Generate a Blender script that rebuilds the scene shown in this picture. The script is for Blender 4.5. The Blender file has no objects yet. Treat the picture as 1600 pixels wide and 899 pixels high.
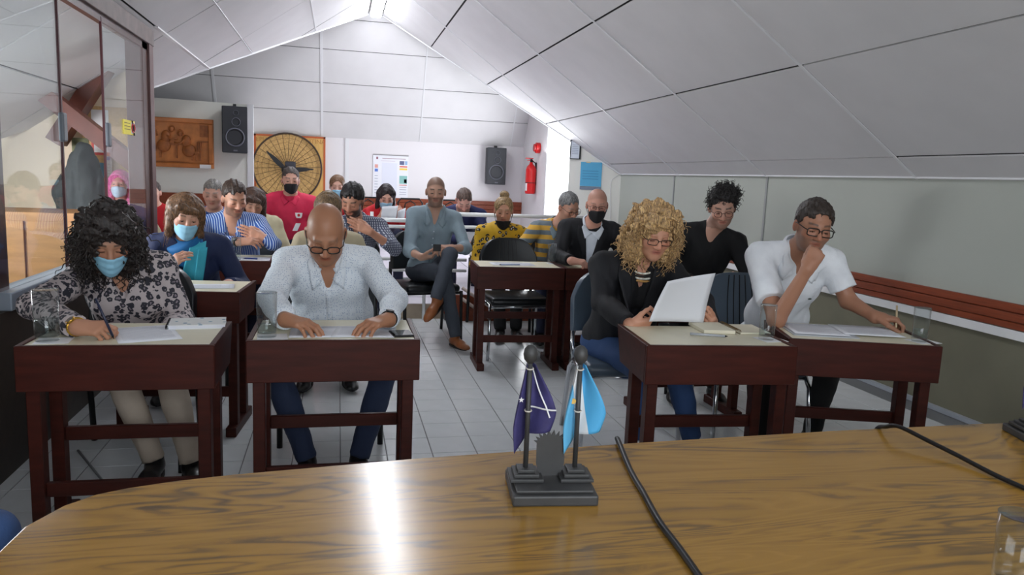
import bpy, bmesh, math, random
import numpy as np
from mathutils import Vector, Matrix
random.seed(7); rng = np.random.RandomState(7)
scene = bpy.context.scene
col = scene.collection
PI = math.pi
# ------------------------------------------------------------------ camera
FPX = 1177.0; CAM = np.array([0.0, 0.0, 1.38])
_p, _r, _y = (math.radians(a) for a in (8.27, 2.4, 13.15))
_fw = np.array([math.sin(_y), math.cos(_y), 0.0]); _rt = np.array([math.cos(_y), -math.sin(_y), 0.0]); _up = np.array([0, 0, 1.0])
CF = _fw*math.cos(_p) - _up*math.sin(_p); _u2 = _up*math.cos(_p) + _fw*math.sin(_p)
CR = _rt*math.cos(_r) + _u2*math.sin(_r); CU = -_rt*math.sin(_r) + _u2*math.cos(_r)
cd = bpy.data.cameras.new('camera'); cam = bpy.data.objects.new('camera', cd); col.objects.link(cam)
cam.matrix_world = Matrix(((CR[0], CU[0], -CF[0], CAM[0]), (CR[1], CU[1], -CF[1], CAM[1]), (CR[2], CU[2], -CF[2], CAM[2]), (0, 0, 0, 1)))
cd.sensor_width = 36; cd.lens = FPX/1600*36; cd.clip_start = 0.05
scene.camera = cam
def ray(x, y): return CF + CR*(x-800)/FPX - CU*(y-449.5)/FPX
def atz(x, y, z): d = ray(x, y); return CAM + d*(z-CAM[2])/d[2]
def aty(x, y, Y): d = ray(x, y); return CAM + d*Y/d[1]
def atx(x, y, X): d = ray(x, y); return CAM + d*X/d[0]
# ------------------------------------------------------------------ world, light, exposure
w = bpy.data.worlds.new('sky'); scene.world = w; w.use_nodes = True
bg = w.node_tree.nodes['Background']; bg.inputs[0].default_value = (0.78, 0.88, 1.0, 1); bg.inputs[1].default_value = 1.0
def area(name, loc, target, sx, sy, power, colr):
    l = bpy.data.lights.new(name, 'AREA'); l.shape = 'RECTANGLE'; l.size = sx; l.size_y = sy; l.energy = power; l.color = colr
    o = bpy.data.objects.new(name, l); col.objects.link(o); o.location = loc
    o.rotation_euler = (Vector(target)-Vector(loc)).to_track_quat('-Z', 'Y').to_euler(); return o
# daylight through the dormer window at the back right, through the glazed side room; plus a fill lamp added behind the camera
area('dormer_daylight', (3.02, 11.05, 1.35), (0.2, 10.6, 2.6), 1.2, 1.5, 66, (0.92, 0.96, 1.0))
area('front_fill_light', (0.6, -1.75, 1.75), (0.8, 4.0, 0.9), 2.6, 1.2, 34, (0.86, 0.93, 1.0))  # added fill from behind the camera to brighten faces, no known window
area('side_room_daylight', (-2.75, 5.2, 1.6), (-1.4, 5.6, 1.0), 2.0, 1.0, 165, (0.95, 0.96, 1.0))
vs = scene.view_settings
vs.view_transform = 'Standard'; vs.look = 'None'; vs.gamma = 1; vs.use_curve_mapping = False; vs.exposure = 0.42
# ------------------------------------------------------------------ helpers
def sc_(c): # sRGB 0-255 -> linear
    return tuple(((v/255)/12.92 if v/255 <= .04045 else ((v/255+.055)/1.055)**2.4) for v in c)
MATS = {}
def mat(name, c, rough=.55, metal=0, var=0.0, vscale=20, bump=0.0, bscale=60, emit=None, estr=1, trans=0, ior=1.45, spec=.5, alpha=1, stretch=None):
    if name in MATS: return MATS[name]
    m = bpy.data.materials.new(name); m.use_nodes = True; nt = m.node_tree; b = nt.nodes['Principled BSDF']
    lin = sc_(c); b.inputs['Base Color'].default_value = (*lin, 1); b.inputs['Roughness'].default_value = rough; b.inputs['Metallic'].default_value = metal
    b.inputs['IOR'].default_value = ior; b.inputs['Transmission Weight'].default_value = trans; b.inputs['Specular IOR Level'].default_value = spec; b.inputs['Alpha'].default_value = alpha
    if emit: b.inputs['Emission Color'].default_value = (*sc_(emit), 1); b.inputs['Emission Strength'].default_value = estr
    if var or bump:
        tc = nt.nodes.new('ShaderNodeTexCoord'); mp = nt.nodes.new('ShaderNodeMapping'); nt.links.new(tc.outputs['Object'], mp.inputs[0])
        if stretch: mp.inputs['Scale'].default_value = stretch
    if var:
        n = nt.nodes.new('ShaderNodeTexNoise'); n.inputs['Scale'].default_value = vscale; n.inputs['Detail'].default_value = 5; nt.links.new(mp.outputs[0], n.inputs['Vector'])
        r = nt.nodes.new('ShaderNodeValToRGB'); nt.links.new(n.outputs[0], r.inputs[0])
        r.color_ramp.elements[0].position = .3; r.color_ramp.elements[1].position = .7
        r.color_ramp.elements[0].color = (*[max(0, v*(1-var)) for v in lin], 1); r.color_ramp.elements[1].color = (*[min(1, v*(1+var)) for v in lin], 1)
        nt.links.new(r.outputs[0], b.inputs['Base Color'])
    if bump:
        n = nt.nodes.new('ShaderNodeTexNoise'); n.inputs['Scale'].default_value = bscale; n.inputs['Detail'].default_value = 4; nt.links.new(mp.outputs[0], n.inputs['Vector'])
        bp = nt.nodes.new('ShaderNodeBump'); bp.inputs['Strength'].default_value = bump; bp.inputs['Distance'].default_value = .01
        nt.links.new(n.outputs[0], bp.inputs['Height']); nt.links.new(bp.outputs[0], b.inputs['Normal'])
    MATS[name] = m; return m
def nodes_of(name, rough=.6):
    m = bpy.data.materials.new(name); m.use_nodes = True; MATS[name] = m; nt = m.node_tree
    b = nt.nodes['Principled BSDF']; b.inputs['Roughness'].default_value = rough
    tc = nt.nodes.new('ShaderNodeTexCoord'); mp = nt.nodes.new('ShaderNodeMapping'); nt.links.new(tc.outputs['Object'], mp.inputs[0])
    return m, nt, b, mp
def ramp(nt, src, stops, interp='LINEAR'):
    r = nt.nodes.new('ShaderNodeValToRGB'); r.color_ramp.interpolation = interp; e = r.color_ramp.elements
    while len(e) < len(stops): e.new(.5)
    for i, (p, c) in enumerate(stops): e[i].position = p; e[i].color = (*sc_(c), 1)
    nt.links.new(src, r.inputs[0]); return r.outputs[0]
def math_(nt, op, a, b=None, c=None):
    n = nt.nodes.new('ShaderNodeMath'); n.operation = op
    for i, v in enumerate((a, b, c)):
        if v is None: continue
        if isinstance(v, (int, float)): n.inputs[i].default_value = v
        else: nt.links.new(v, n.inputs[i])
    return n.outputs[0]
def mixc(nt, f, a, b):
    n = nt.nodes.new('ShaderNodeMix'); n.data_type = 'RGBA'; nt.links.new(f, n.inputs[0])
    for i, v in ((6, a), (7, b)):
        if isinstance(v, tuple): n.inputs[i].default_value = (*sc_(v), 1)
        else: nt.links.new(v, n.inputs[i])
    return n.outputs[2]
def sepxyz(nt, src):
    s = nt.nodes.new('ShaderNodeSeparateXYZ'); nt.links.new(src, s.inputs[0]); return s.outputs
def tag(o, label=None, cat=None, group=None, kind=None):
    if label: o['label'] = label
    if cat: o['category'] = cat
    if group: o['group'] = group
    if kind: o['kind'] = kind
    return o
def empty(name, loc=(0, 0, 0), rz=0, parent=None):
    o = bpy.data.objects.new(name, None); col.objects.link(o); o.location = tuple(loc); o.rotation_euler = (0, 0, rz); o.empty_display_size = .05
    if parent: o.parent = parent
    return o
def thing(name, label, cat, loc=(0, 0, 0), rz=0, group=None): return tag(empty(name, loc, rz), label, cat, group)
def link(name, me, parent=None, loc=(0, 0, 0), rz=0):
    o = bpy.data.objects.new(name, me); col.objects.link(o); o.location = tuple(loc); o.rotation_euler = (0, 0, rz)
    if parent: o.parent = parent
    return o
def struct(o): o['kind'] = 'structure'; return o
def copy_tree(o, parent=None):
    c = o.copy(); col.objects.link(c); c.parent = parent
    for ch in o.children: copy_tree(ch, c)
    return c
class MB:
    def __init__(s): s.v = []; s.f = []
    def add(s, vs, fs):
        n = len(s.v); s.v += [tuple(map(float, p)) for p in vs]; s.f += [tuple(i+n for i in f) for f in fs]; return s
    def box(s, x0, x1, y0, y1, z0, z1):
        return s.add([(x, y, z) for z in (z0, z1) for y in (y0, y1) for x in (x0, x1)], [(0, 2, 3, 1), (4, 5, 7, 6), (0, 1, 5, 4), (2, 6, 7, 3), (0, 4, 6, 2), (1, 3, 7, 5)])
    def cbox(s, c, h): return s.box(c[0]-h[0], c[0]+h[0], c[1]-h[1], c[1]+h[1], c[2]-h[2], c[2]+h[2])
    def bar(s, a, b, w, h, up=(0, 0, 1)):  # box beam from a to b
        a = np.array(a, float); b = np.array(b, float); d = (b-a)/np.linalg.norm(b-a); up = np.array(up, float)
        if abs(d@up) > .95: up = np.array([0, 1.0, 0])
        x = np.cross(d, up); x /= np.linalg.norm(x); z = np.cross(x, d)
        P = [q+x*i*w/2+z*j*h/2 for q in (a, b) for j in (-1, 1) for i in (-1, 1)]
        return s.add(P, [(0, 2, 3, 1), (4, 5, 7, 6), (0, 1, 5, 4), (2, 6, 7, 3), (0, 4, 6, 2), (1, 3, 7, 5)])
    def tube(s, pts, r, n=8, cap=True, closed=False):
        pts = [np.array(p, float) for p in pts]; m = len(pts); rs = r if hasattr(r, '__len__') else [r]*m
        rings = []; up = None
        for i in range(m):
            a = pts[(i-1) % m] if (closed or i > 0) else pts[i]; b = pts[(i+1) % m] if (closed or i < m-1) else pts[i]
            d = b-a; d = d/(np.linalg.norm(d)+1e-12)
            if up is None: up = np.array([0, 0, 1.0]) if abs(d[2]) < .9 else np.array([0, 1.0, 0])
            x = np.cross(d, up); x /= (np.linalg.norm(x)+1e-12); up = np.cross(x, d)
            rings.append([pts[i]+rs[i]*(x*math.cos(2*PI*k/n)+up*math.sin(2*PI*k/n)) for k in range(n)])
        F = []
        for i in range(m if closed else m-1):
            j = (i+1) % m
            F += [(i*n+k, i*n+(k+1) % n, j*n+(k+1) % n, j*n+k) for k in range(n)]
        if cap and not closed: F += [tuple(range(n-1, -1, -1)), tuple((m-1)*n+k for k in range(n))]
        return s.add([p for r_ in rings for p in r_], F)
    def lathe(s, prof, n=24, c=(0, 0, 0)):  # prof: list of (r,z)
        V_ = []; F = []
        for r, z in prof: V_ += [(c[0]+r*math.cos(2*PI*k/n), c[1]+r*math.sin(2*PI*k/n), c[2]+z) for k in range(n)]
        for i in range(len(prof)-1): F += [(i*n+k, i*n+(k+1) % n, (i+1)*n+(k+1) % n, (i+1)*n+k) for k in range(n)]
        if prof[0][0] > 1e-5: F.append(tuple(range(n-1, -1, -1)))
        if prof[-1][0] > 1e-5: F.append(tuple((len(prof)-1)*n+k for k in range(n)))
        return s.add(V_, F)
    def prism(s, poly, vec):  # poly: 3D points, extruded by vec
        n = len(poly); P = [np.array(p, float) for p in poly]; v = np.array(vec, float)
        return s.add(P+[p+v for p in P], [tuple(range(n-1, -1, -1)), tuple(range(n, 2*n))]+[(i, (i+1) % n, n+(i+1) % n, n+i) for i in range(n)])
    def grid(s, fn, nu, nv):
        V_ = [fn(i/nu, j/nv) for j in range(nv+1) for i in range(nu+1)]
        return s.add(V_, [(j*(nu+1)+i, j*(nu+1)+i+1, (j+1)*(nu+1)+i+1, (j+1)*(nu+1)+i) for j in range(nv) for i in range(nu)])
    def sphere(s, c, r, nu=16, nv=10):
        r = r if hasattr(r, '__len__') else (r, r, r)
        V_ = [(c[0], c[1], c[2]+r[2])]+[(c[0]+r[0]*math.sin(PI*j/nv)*math.cos(2*PI*i/nu), c[1]+r[1]*math.sin(PI*j/nv)*math.sin(2*PI*i/nu), c[2]+r[2]*math.cos(PI*j/nv)) for j in range(1, nv) for i in range(nu)]+[(c[0], c[1], c[2]-r[2])]
        F = [(0, 1+i, 1+(i+1) % nu) for i in range(nu)]+[(1+(j-1)*nu+i, 1+j*nu+i, 1+j*nu+(i+1) % nu, 1+(j-1)*nu+(i+1) % nu) for j in range(1, nv-1) for i in range(nu)]+[(len(V_)-1, 1+(nv-2)*nu+(i+1) % nu, 1+(nv-2)*nu+i) for i in range(nu)]
        return s.add(V_, F)
    def mesh(s, name, m, smooth=False, bev=0, seg=2):
        me = bpy.data.meshes.new(name); me.from_pydata(s.v, [], s.f); me.update()
        bm = bmesh.new(); bm.from_mesh(me); bmesh.ops.recalc_face_normals(bm, faces=bm.faces)
        if bev:
            es = [e for e in bm.edges if len(e.link_faces) == 2 and e.calc_face_angle() > .6]
            bmesh.ops.bevel(bm, geom=es, offset=bev, segments=seg, affect='EDGES', profile=.5, clamp_overlap=True)
        bm.to_mesh(me); bm.free()
        if smooth:
            me.polygons.foreach_set('use_smooth', [True]*len(me.polygons))
        if m: me.materials.append(m)
        return me
    def build(s, name, m, parent=None, loc=(0, 0, 0), rz=0, smooth=False, bev=0, seg=2, solid=0):
        o = link(name, s.mesh(name, m, smooth, bev, seg), parent, loc, rz)
        if solid: md = o.modifiers.new('solid', 'SOLIDIFY'); md.thickness = solid; md.offset = 0
        return o
def text_mesh(body, size, m, name='lettering', extrude=.0006):
    c = bpy.data.curves.new(name, 'FONT'); c.body = body; c.size = size; c.extrude = extrude; c.align_x = 'CENTER'; c.align_y = 'CENTER'; c.resolution_u = 2
    o = bpy.data.objects.new(name, c); col.objects.link(o)
    dg = bpy.context.evaluated_depsgraph_get(); me = bpy.data.meshes.new_from_object(o.evaluated_get(dg)); bpy.data.objects.remove(o)
    me.materials.clear(); me.materials.append(m); return me
# ------------------------------------------------------------------ materials of the room
TILE = .22479; TX0 = .0175; TY0 = .0058
m_panel = mat('ceiling_panel', (214, 212, 213), .7, var=.03, vscale=3)
m_back = mat('ceiling_void', (46, 44, 44), .9)
m_batten = mat('white_metal_batten', (222, 222, 224), .45)
m_wall = mat('cream_wall_paint', (226, 226, 218), .6, var=.02, vscale=2)
m_dado = mat('olive_dado_paint', (122, 119, 100), .55, var=.06, vscale=4)
m_railw = mat('red_brown_wood', (132, 62, 36), .4, var=.22, vscale=6, stretch=(14, .8, 14))
m_grout = mat('grout', (120, 122, 124), .8)
m_tile = mat('glazed_floor_tile', (224, 228, 230), .22, var=.035, vscale=9)
m_white = mat('white_paint', (232, 232, 232), .4)
m_dwood = mat('dark_stained_wood', (70, 36, 27), .35, var=.3, vscale=5, stretch=(10, 10, .9))
# ------------------------------------------------------------------ floor
fl = struct(MB().box(-3.3, 3.85, -2.1, 13.1, -.1, -.004).build('floor', m_grout))
tiles = [(i, j) for i in range(-7, 17) for j in range(7, 33)]
def vis(i, j):
    c = np.array([TX0+(i+.5)*TILE, TY0+(j+.5)*TILE, 0])-CAM; z = c@CF; X = 800+FPX*(c@CR)/z; Y = 449.5-FPX*(c@CU)/z
    return 0 < X < 1600 and Y < 775 and not (X > 1400 and Y > 690)
cand = [(i, j) for i, j in tiles if TX0+i*TILE > -1.6 and TX0+(i+1)*TILE < 3.82 and vis(i, j)]
cand.sort(key=lambda q: q[1]+abs(q[0]-2)*.25)
t_me = MB().box(.0022, TILE-.0022, .0022, TILE-.0022, -.006, 0).mesh('tile', m_tile, bev=.0018, seg=1)
near = set(cand[:300])
for i, j in cand[:300]: link('tile', t_me, fl, (TX0+i*TILE, TY0+j*TILE, random.uniform(-.0004, .0004)))
rest = MB()
for i, j in [(i, j) for i in range(-14, 17) for j in range(-9, 32)]:
    if (i, j) in near or not (-3.2 < TX0+i*TILE and TX0+(i+1)*TILE < 3.83): continue
    rest.box(TX0+i*TILE+.002, TX0+(i+1)*TILE-.002, TY0+j*TILE+.002, TY0+(j+1)*TILE-.002, -.006, 0)
tag(rest.build('floor_tile_field', m_tile, fl), kind='stuff')
# raised rear platform with its step and red skirting board
PZ = .25
m_ptile = mat('platform_tile', (206, 202, 214), .3, var=.03, vscale=8)
pl = struct(MB().box(1.0, 3.13, 7.06, 13, -.003, PZ-.006).box(-2.4, 1.0, 8.05, 13, -.003, PZ-.006).build('floor_platform', m_grout))
ptm = MB().box(.004, .396, .004, .396, -.006, 0).mesh('platform_tile', m_ptile, bev=.002, seg=1)
for i in range(-6, 8):
    for j in range(0, 14):
        x, y = i*.4-.02, 7.06+j*.4
        if x+.4 > 3.13 or x < -2.4 or (x < .98 and y < 8.05) : continue
        link('tile', ptm, pl, (x, y, PZ))
st = struct(MB().box(-2.4, 1.0, 7.16, 8.05, -.003, .14).build('floor_step', mat('beige_step', (176, 160, 140), .5, var=.05)))
for i in range(-8, 2):
    for j in range(2): link('tile', ptm, st, (.18+i*.4, 7.17+j*.42, .146))
struct(MB().prism([(.86, 7.05, PZ+.005), (3.13, 7.05, PZ+.005), (3.13, 7.05, .002), (1.04, 7.05, .002)], (0, -.025, 0)).build('trim_platform_board', m_railw))
# ------------------------------------------------------------------ ceiling: two slopes, flat ridge, end slope
SL = .7; WX = 3.8; WZ = 1.482; RXR = .614; RXL = .41; RZ = WZ+SL*(WX-RXR)
zr = lambda x: WZ+SL*(WX-x); zl = lambda x: RZ-SL*(RXL-x)
ce = struct(MB().prism([(WX+.03, -2.1, WZ+.0), (WX+.03, 9.9, WZ+.0), (RXR, 11.93, RZ+.02), (RXR, -2.1, RZ+.02)], (.03, 0, .04)).prism([(RXR, -2.1, RZ+.022), (RXR, 12, RZ+.022), (RXL, 12, RZ+.022), (RXL, -2.1, RZ+.022)], (0, 0, .03))
            .prism([(RXL, -2.1, RZ+.02), (RXL, 11.93, RZ+.02), (-3.3, 6.24, zl(-3.3)+.02), (-3.3, -2.1, zl(-3.3)+.02)], (-.03, 0, .04)).build('ceiling', m_back))
def clip(poly, a, b, c):  # keep a*x+b*y<=c
    out = []
    for i in range(len(poly)):
        p, q = poly[i], poly[(i+1) % len(poly)]; dp, dq = a*p[0]+b*p[1]-c, a*q[0]+b*q[1]-c
        if dp <= 0: out.append(p)
        if dp*dq < 0: t = dp/(dp-dq); out.append((p[0]+(q[0]-p[0])*t, p[1]+(q[1]-p[1])*t))
    return out
def panels(xs, ys, zf, nrmv, cl):
    for i in range(len(xs)-1):
        for j in range(len(ys)-1):
            x0, x1 = sorted((xs[i], xs[i+1])); g = .007; e = .013
            poly = [(x0+g, ys[j]+e), (x1-g, ys[j]+e), (x1-g, ys[j+1]-e), (x0+g, ys[j+1]-e)]
            poly = clip(poly, *cl)
            if len(poly) < 3: continue
            dz = random.uniform(-.003, .003); P3 = [np.array([x, y, zf(x)+dz]) for x, y in poly]
            MB().prism(P3, np.array(nrmv)*.012).build('ceiling_panel', m_panel, ce)
yR = [-2.1, -1.16, .69, 2.54, 4.386, 6.232, 8.05, 9.85, 11.7, 12.1]
nR = nrm_ = np.array([SL, 0, 1])/math.hypot(SL, 1)
# far edge of the right slope runs from the eave corner to the ridge end
ea, eb = (3.786, 9.9), (.612, 11.93); na, nb_ = eb[1]-ea[1], ea[0]-eb[0]
panels([WX-.0, 3.6, 2.835, 2.065, 1.30, RXR], yR, zr, nR, (na, nb_, na*ea[0]+nb_*ea[1]))
for y in yR[2:8]:
    x1 = RXR if y < 9 else RXR+.02; 
    MB().bar((WX-.01, y, zr(WX-.01)-.003), (x1, y, zr(x1)-.003), .022, .008, nR).build('batten', m_batten, ce)
MB().bar((WX-.02, -2, zr(WX-.02)), (WX-.02, 9.88, zr(WX-.02)), .02, .012).build('batten', m_batten, ce)
MB().bar((ea[0], ea[1]-.01, zr(ea[0])), (eb[0], eb[1]-.01, zr(eb[0])), .025, .03, nR).build('batten', m_batten, ce)
la, lb = (RXL, 11.93), (-3.3, 6.19); na, nb_ = -(la[1]-lb[1]), la[0]-lb[0]
yL = [-2.1, -.2, 1.65, 3.5, 5.3, 6.95, 8.72, 10.5, 12.1]
panels([RXL, -.316, -1.012, -1.41, -2.1, -2.75, -3.3], yL, zl, np.array([-SL, 0, 1])/math.hypot(SL, 1), (na, nb_, na*la[0]+nb_*la[1]))
MB().bar((-1.41, 6.6, zl(-1.41)-.004), (-1.41, 9.08, zl(-1.41)-.004), .045, .012).build('batten', m_batten, ce)
for xx, y1 in ((-1.012, 9.65), (-.316, 10.7)): MB().bar((xx, -2, zl(xx)-.003), (xx, y1, zl(xx)-.003), .014, .008).build('batten', m_batten, ce)
MB().bar((la[0], la[1]-.01, zl(la[0])-.002), (-1.85, 8.42, zl(-1.85)-.002), .02, .02).build('batten', m_batten, ce)
for k in range(7): MB().prism([(RXL+.004, -2+k*2, RZ+.004), (RXR-.004, -2+k*2, RZ+.004), (RXR-.004, -.006+k*2 if k < 6 else 11.95, RZ+.004), (RXL+.004, -.006+k*2 if k < 6 else 11.95, RZ+.004)], (0, 0, .015)).build('ceiling_panel', m_panel, ce)
# end slope over the rear wall
HS = (RZ-1.915)/1.07; YB = 13.0; zh = lambda y: 1.915+HS*(YB-y); yh = lambda z: YB-(z-1.915)/HS
ch = struct(MB().prism([(-3.2, yh(1.9)+.01, 1.9), (3.4, yh(1.9)+.01, 1.9), (3.4, yh(4.1)+.01, 4.1), (-3.2, yh(4.1)+.01, 4.1)], (0, .05, .02)).build('ceiling_end_slope', m_back))
zs = [1.915, 2.31, 2.735, 3.207, 3.62, 4.1]; xs = [-3.2, -1.88, -.275, 1.33, 2.9, 3.4]
for i in range(len(xs)-1):
    for j in range(len(zs)-1):
        z0, z1 = zs[j]+.004, zs[j+1]-.004
        MB().prism([(xs[i]+.006, yh(z0), z0), (xs[i+1]-.006, yh(z0), z0), (xs[i+1]-.006, yh(z1), z1), (xs[i]+.006, yh(z1), z1)], (0, .012, .004)).build('ceiling_panel', m_panel, ch)
for x in xs[1:5]: MB().bar((x, yh(1.92)-.004, 1.92), (x, yh(4.05)-.004, 4.05), .04 if x < 0 else .02, .008, (0, -1, 0)).build('batten', m_batten, ch)
# ------------------------------------------------------------------ walls
def wallp(name, poly, vecx, m=m_wall): return struct(MB().prism(poly, vecx).build(name, m))
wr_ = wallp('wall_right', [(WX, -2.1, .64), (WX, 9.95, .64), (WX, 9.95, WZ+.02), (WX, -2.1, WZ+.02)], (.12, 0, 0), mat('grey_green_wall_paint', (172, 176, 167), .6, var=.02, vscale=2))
wallp('wall_right_lower', [(WX+.012, -2.1, 0), (WX+.012, 9.95, 0), (WX+.012, 9.95, .66), (WX+.012, -2.1, .66)], (.1, 0, 0), m_dado)
for y in (6.232, 8.2): MB().box(WX-.01, WX, y-.014, y+.014, .8, WZ).build('batten', mat('grey_wall_batten', (150, 152, 150), .5), wr_)
tr = struct(MB().box(WX-.03, WX, -2.1, 9.9, .582, .636).build('trim_1', m_white))
rw = struct(MB().box(WX-.012, WX, -2.1, 9.9, .64, .785).build('trim_2', m_railw))
for z0, z1, d in ((.737, .787, .032), (.684, .733, .04), (.64, .680, .032)): MB().box(WX-d, WX-.012, -2.1, 9.9, z0, z1).build('plank', m_railw, rw, bev=.004, seg=1)
struct(MB().box(WX-.02, WX+.012, -2.1, 9.9, .0, .028).build('baseboard_right', mat('grey_skirting', (172, 178, 186), .4)))
# slanted wall at the end of the right slope, with notices
sa, sb = np.array([WX, 9.93, 0]), np.array([3.14, 10.24, 0])
zedge = lambda p: zr(p[0])
wallp('wall_notice', [tuple(sa), tuple(sb), (sb[0], sb[1], zr(sb[0])+.02), (sa[0], sa[1], zr(sa[0])+.02)], (.05, .1, 0))
# dormer side wall with the daylight window
wallp('wall_dormer', [(3.14, 11.5, 0), (3.14, 13.1, 0), (3.14, 13.1, 3.0), (3.14, 11.5, 3.0)], (.12, 0, 0), mat('lilac_white_paint', (224, 220, 222), .6))
wallp('wall_dormer_sill', [(3.14, 10.2, 0), (3.14, 11.5, 0), (3.14, 11.5, .72), (3.14, 10.2, .72)], (.12, 0, 0))
wi = struct(MB().box(3.17, 3.19, 10.24, 11.5, .72, 2.4).build('window_1', mat('daylight_pane', (255, 255, 255), .3, emit=(246, 250, 255), estr=3.0)))
MB().box(3.145, 3.19, 11.46, 11.5, .7, 2.4).build('window_frame', m_white, wi); MB().box(3.12, 3.26, 10.2, 11.5, .69, .72).build('window_sill', m_white, wi)
wb = wallp('wall_back', [(-2.6, YB, 0), (3.3, YB, 0), (3.3, YB, 1.93), (-2.6, YB, 1.93)], (0, .12, 0), mat('lilac_white_paint', (224, 220, 222), .6))
for x in (.128, ): MB().box(x-.03, x+.03, YB-.02, YB, .9, 1.915).build('batten', m_batten, wb)
MB().box(-.3, .2, YB-.006, YB, 1.19, 1.2).build('batten', m_batten, wb)
rb = struct(MB().box(-2.4, 3.14, YB-.012, YB, .74, .96).build('trim_3', m_railw))
for z0, z1 in ((.745, .815), (.82, .89), (.895, .962)): MB().box(-2.4, 3.14, YB-.04, YB-.012, z0, z1).build('plank', m_railw, rb, bev=.004, seg=1)
YL = 10.9; xl1 = aty(387, 200, YL)[0]; ztl = aty(330, 160, YL)[2]
wlb = wallp('wall_left_back', [(-3.2, YL, 0), (xl1, YL, 0), (xl1, YL, ztl), (-3.2, YL, ztl+.03)], (0, .1, 0))
xl2 = aty(391, 250, YB)[0]; wallp('wall_left_return', [(xl1, YL+.03, 0), (xl2, YB, 0), (xl2, YB, ztl), (xl1, YL+.03, ztl)], (-.1, 0, 0))
MB().box(xl1-.005, xl1+.075, YL-.03, YL+.02, .2, ztl-.0).build('batten', m_batten, wlb)
MB().box(-3.0, xl1, YL-.04, YL, .83, 1.0).build('plank', m_railw, wlb)
wallp('wall_left', [(-3.2, -2.1, 0), (-3.2, 11, 0), (-3.2, 11, 1.6), (-3.2, -2.1, 1.6)], (-.1, 0, 0))
wf = wallp('wall_front', [(-3.3, -2.1, 0), (3.9, -2.1, 0), (3.9, -2.1, 4.2), (-3.3, -2.1, 4.2)], (0, -.1, 0))
wff = struct(MB().box(-.8, 2.0, -2.1, -2.06, 1.1, 2.4).build('front_fill_pane', MATS['daylight_pane']))  # unseen glowing pane, added behind the camera to go with the front fill
# unseen lid and outer walls, added to block sky light at the ceiling gaps
struct(MB().box(-3.6, 4.2, -2.2, 13.3, 4.6, 4.7).build('ceiling_sky_block', m_back)); struct(MB().box(-3.6, -3.5, -2.2, 13.3, 0, 4.7).build('wall_left_sky_block', m_back)); struct(MB().box(4.1, 4.2, -2.2, 13.3, 0, 4.7).build('wall_right_sky_block', m_back))
struct(MB().box(-3.5, 3.6, 13.12, 13.2, 0, 4.6).build('wall_back_sky_block', m_back))
struct(MB().box(3.3, 3.4, 10.5, 13.2, 0, 3).build('wall_dormer_sky_block', m_back))
# ------------------------------------------------------------------ glazed partition on the left
GX = -1.42
m_glass = bpy.data.materials.new('partition_glass'); m_glass.use_nodes = True; MATS['glass'] = m_glass
_nt = m_glass.node_tree; _nt.nodes.remove(_nt.nodes['Principled BSDF']); _o = _nt.nodes['Material Output']
_t = _nt.nodes.new('ShaderNodeBsdfTransparent'); _t.inputs[0].default_value = (.90, .94, .94, 1); _g = _nt.nodes.new('ShaderNodeBsdfGlossy'); _g.inputs['Roughness'].default_value = .01
_lw = _nt.nodes.new('ShaderNodeLayerWeight'); _lw.inputs[0].default_value = .5; _pw = _nt.nodes.new('ShaderNodeMath'); _pw.operation = 'POWER'; _pw.inputs[1].default_value = 3.0; _f = _nt.nodes.new('ShaderNodeMath'); _f.operation = 'MULTIPLY_ADD'; _f.inputs[1].default_value = .38; _f.inputs[2].default_value = .03; _nt.links.new(_lw.outputs['Facing'], _pw.inputs[0]); _nt.links.new(_pw.outputs[0], _f.inputs[0]); _m = _nt.nodes.new('ShaderNodeMixShader')
for a, b in ((_f.outputs[0], _m.inputs[0]), (_t.outputs[0], _m.inputs[1]), (_g.outputs[0], _m.inputs[2]), (_m.outputs[0], _o.inputs[0])): _nt.links.new(a, b)
pt = struct(MB().box(GX-.06, GX+.03, 1.0, 6.7, 0, .72).build('wall_partition', mat('dark_partition_board', (52, 42, 34), .5, var=.2)))
MB().box(GX-.07, GX+.05, 3.6, 6.55, .72, .80).build('sill', mat('grey_aluminium', (150, 160, 172), .35, .3), pt, bev=.006)
MB().box(GX-.14, GX-.02, 6.3, 6.56, 0, zl(GX)-.02).build('post', m_dwood, pt, bev=.006)
MB().box(GX-.02, GX-.005, 6.46, 6.58, 0, zl(GX)-.1).build('post_trim', mat('pinkish_aluminium', (104, 76, 74), .5), pt)
MB().box(GX-.16, GX+.0, 3.46, 3.72, 0, zl(GX)-.02).build('post', m_dwood, pt, bev=.006)
MB().box(GX-.14, GX+.0, 3.46, 6.6, zl(GX)-.15, zl(GX)-.03).build('header', mat('weathered_brown_wood', (104, 88, 84), .5, var=.2, vscale=10), pt, bev=.004)
MB().box(GX-.06, GX-.02, 3.5, 6.5, zl(GX)-.2, zl(GX)-.15).build('header_rail', m_dwood, pt)
for k, (y0, y1, dx) in enumerate(((3.55, 4.46, -.0), (5.29, 6.34, -.025))):  # the middle bay stands open
    g = MB().box(GX+dx-.003, GX+dx+.003, y0, y1, .8, zl(GX)-.17).build('pane', m_glass, pt)
    if True:
        ye = y1-.014 if k == 0 else y0; MB().box(GX+dx-.006, GX+dx+.008, ye, ye+.014, .8, zl(GX)-.17).build('pane_edge', mat('maroon_seal', (70, 32, 36), .4), g)
        yy = y1-.03 if k == 0 else y0+.03; zc = 1.545; MB().box(GX+dx+.003, GX+dx+.03, yy-.03, yy+.03, zc-.075, zc+.075).build('pull_handle', mat('grey_plastic', (98, 104, 112), .4), g, bev=.008)
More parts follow.
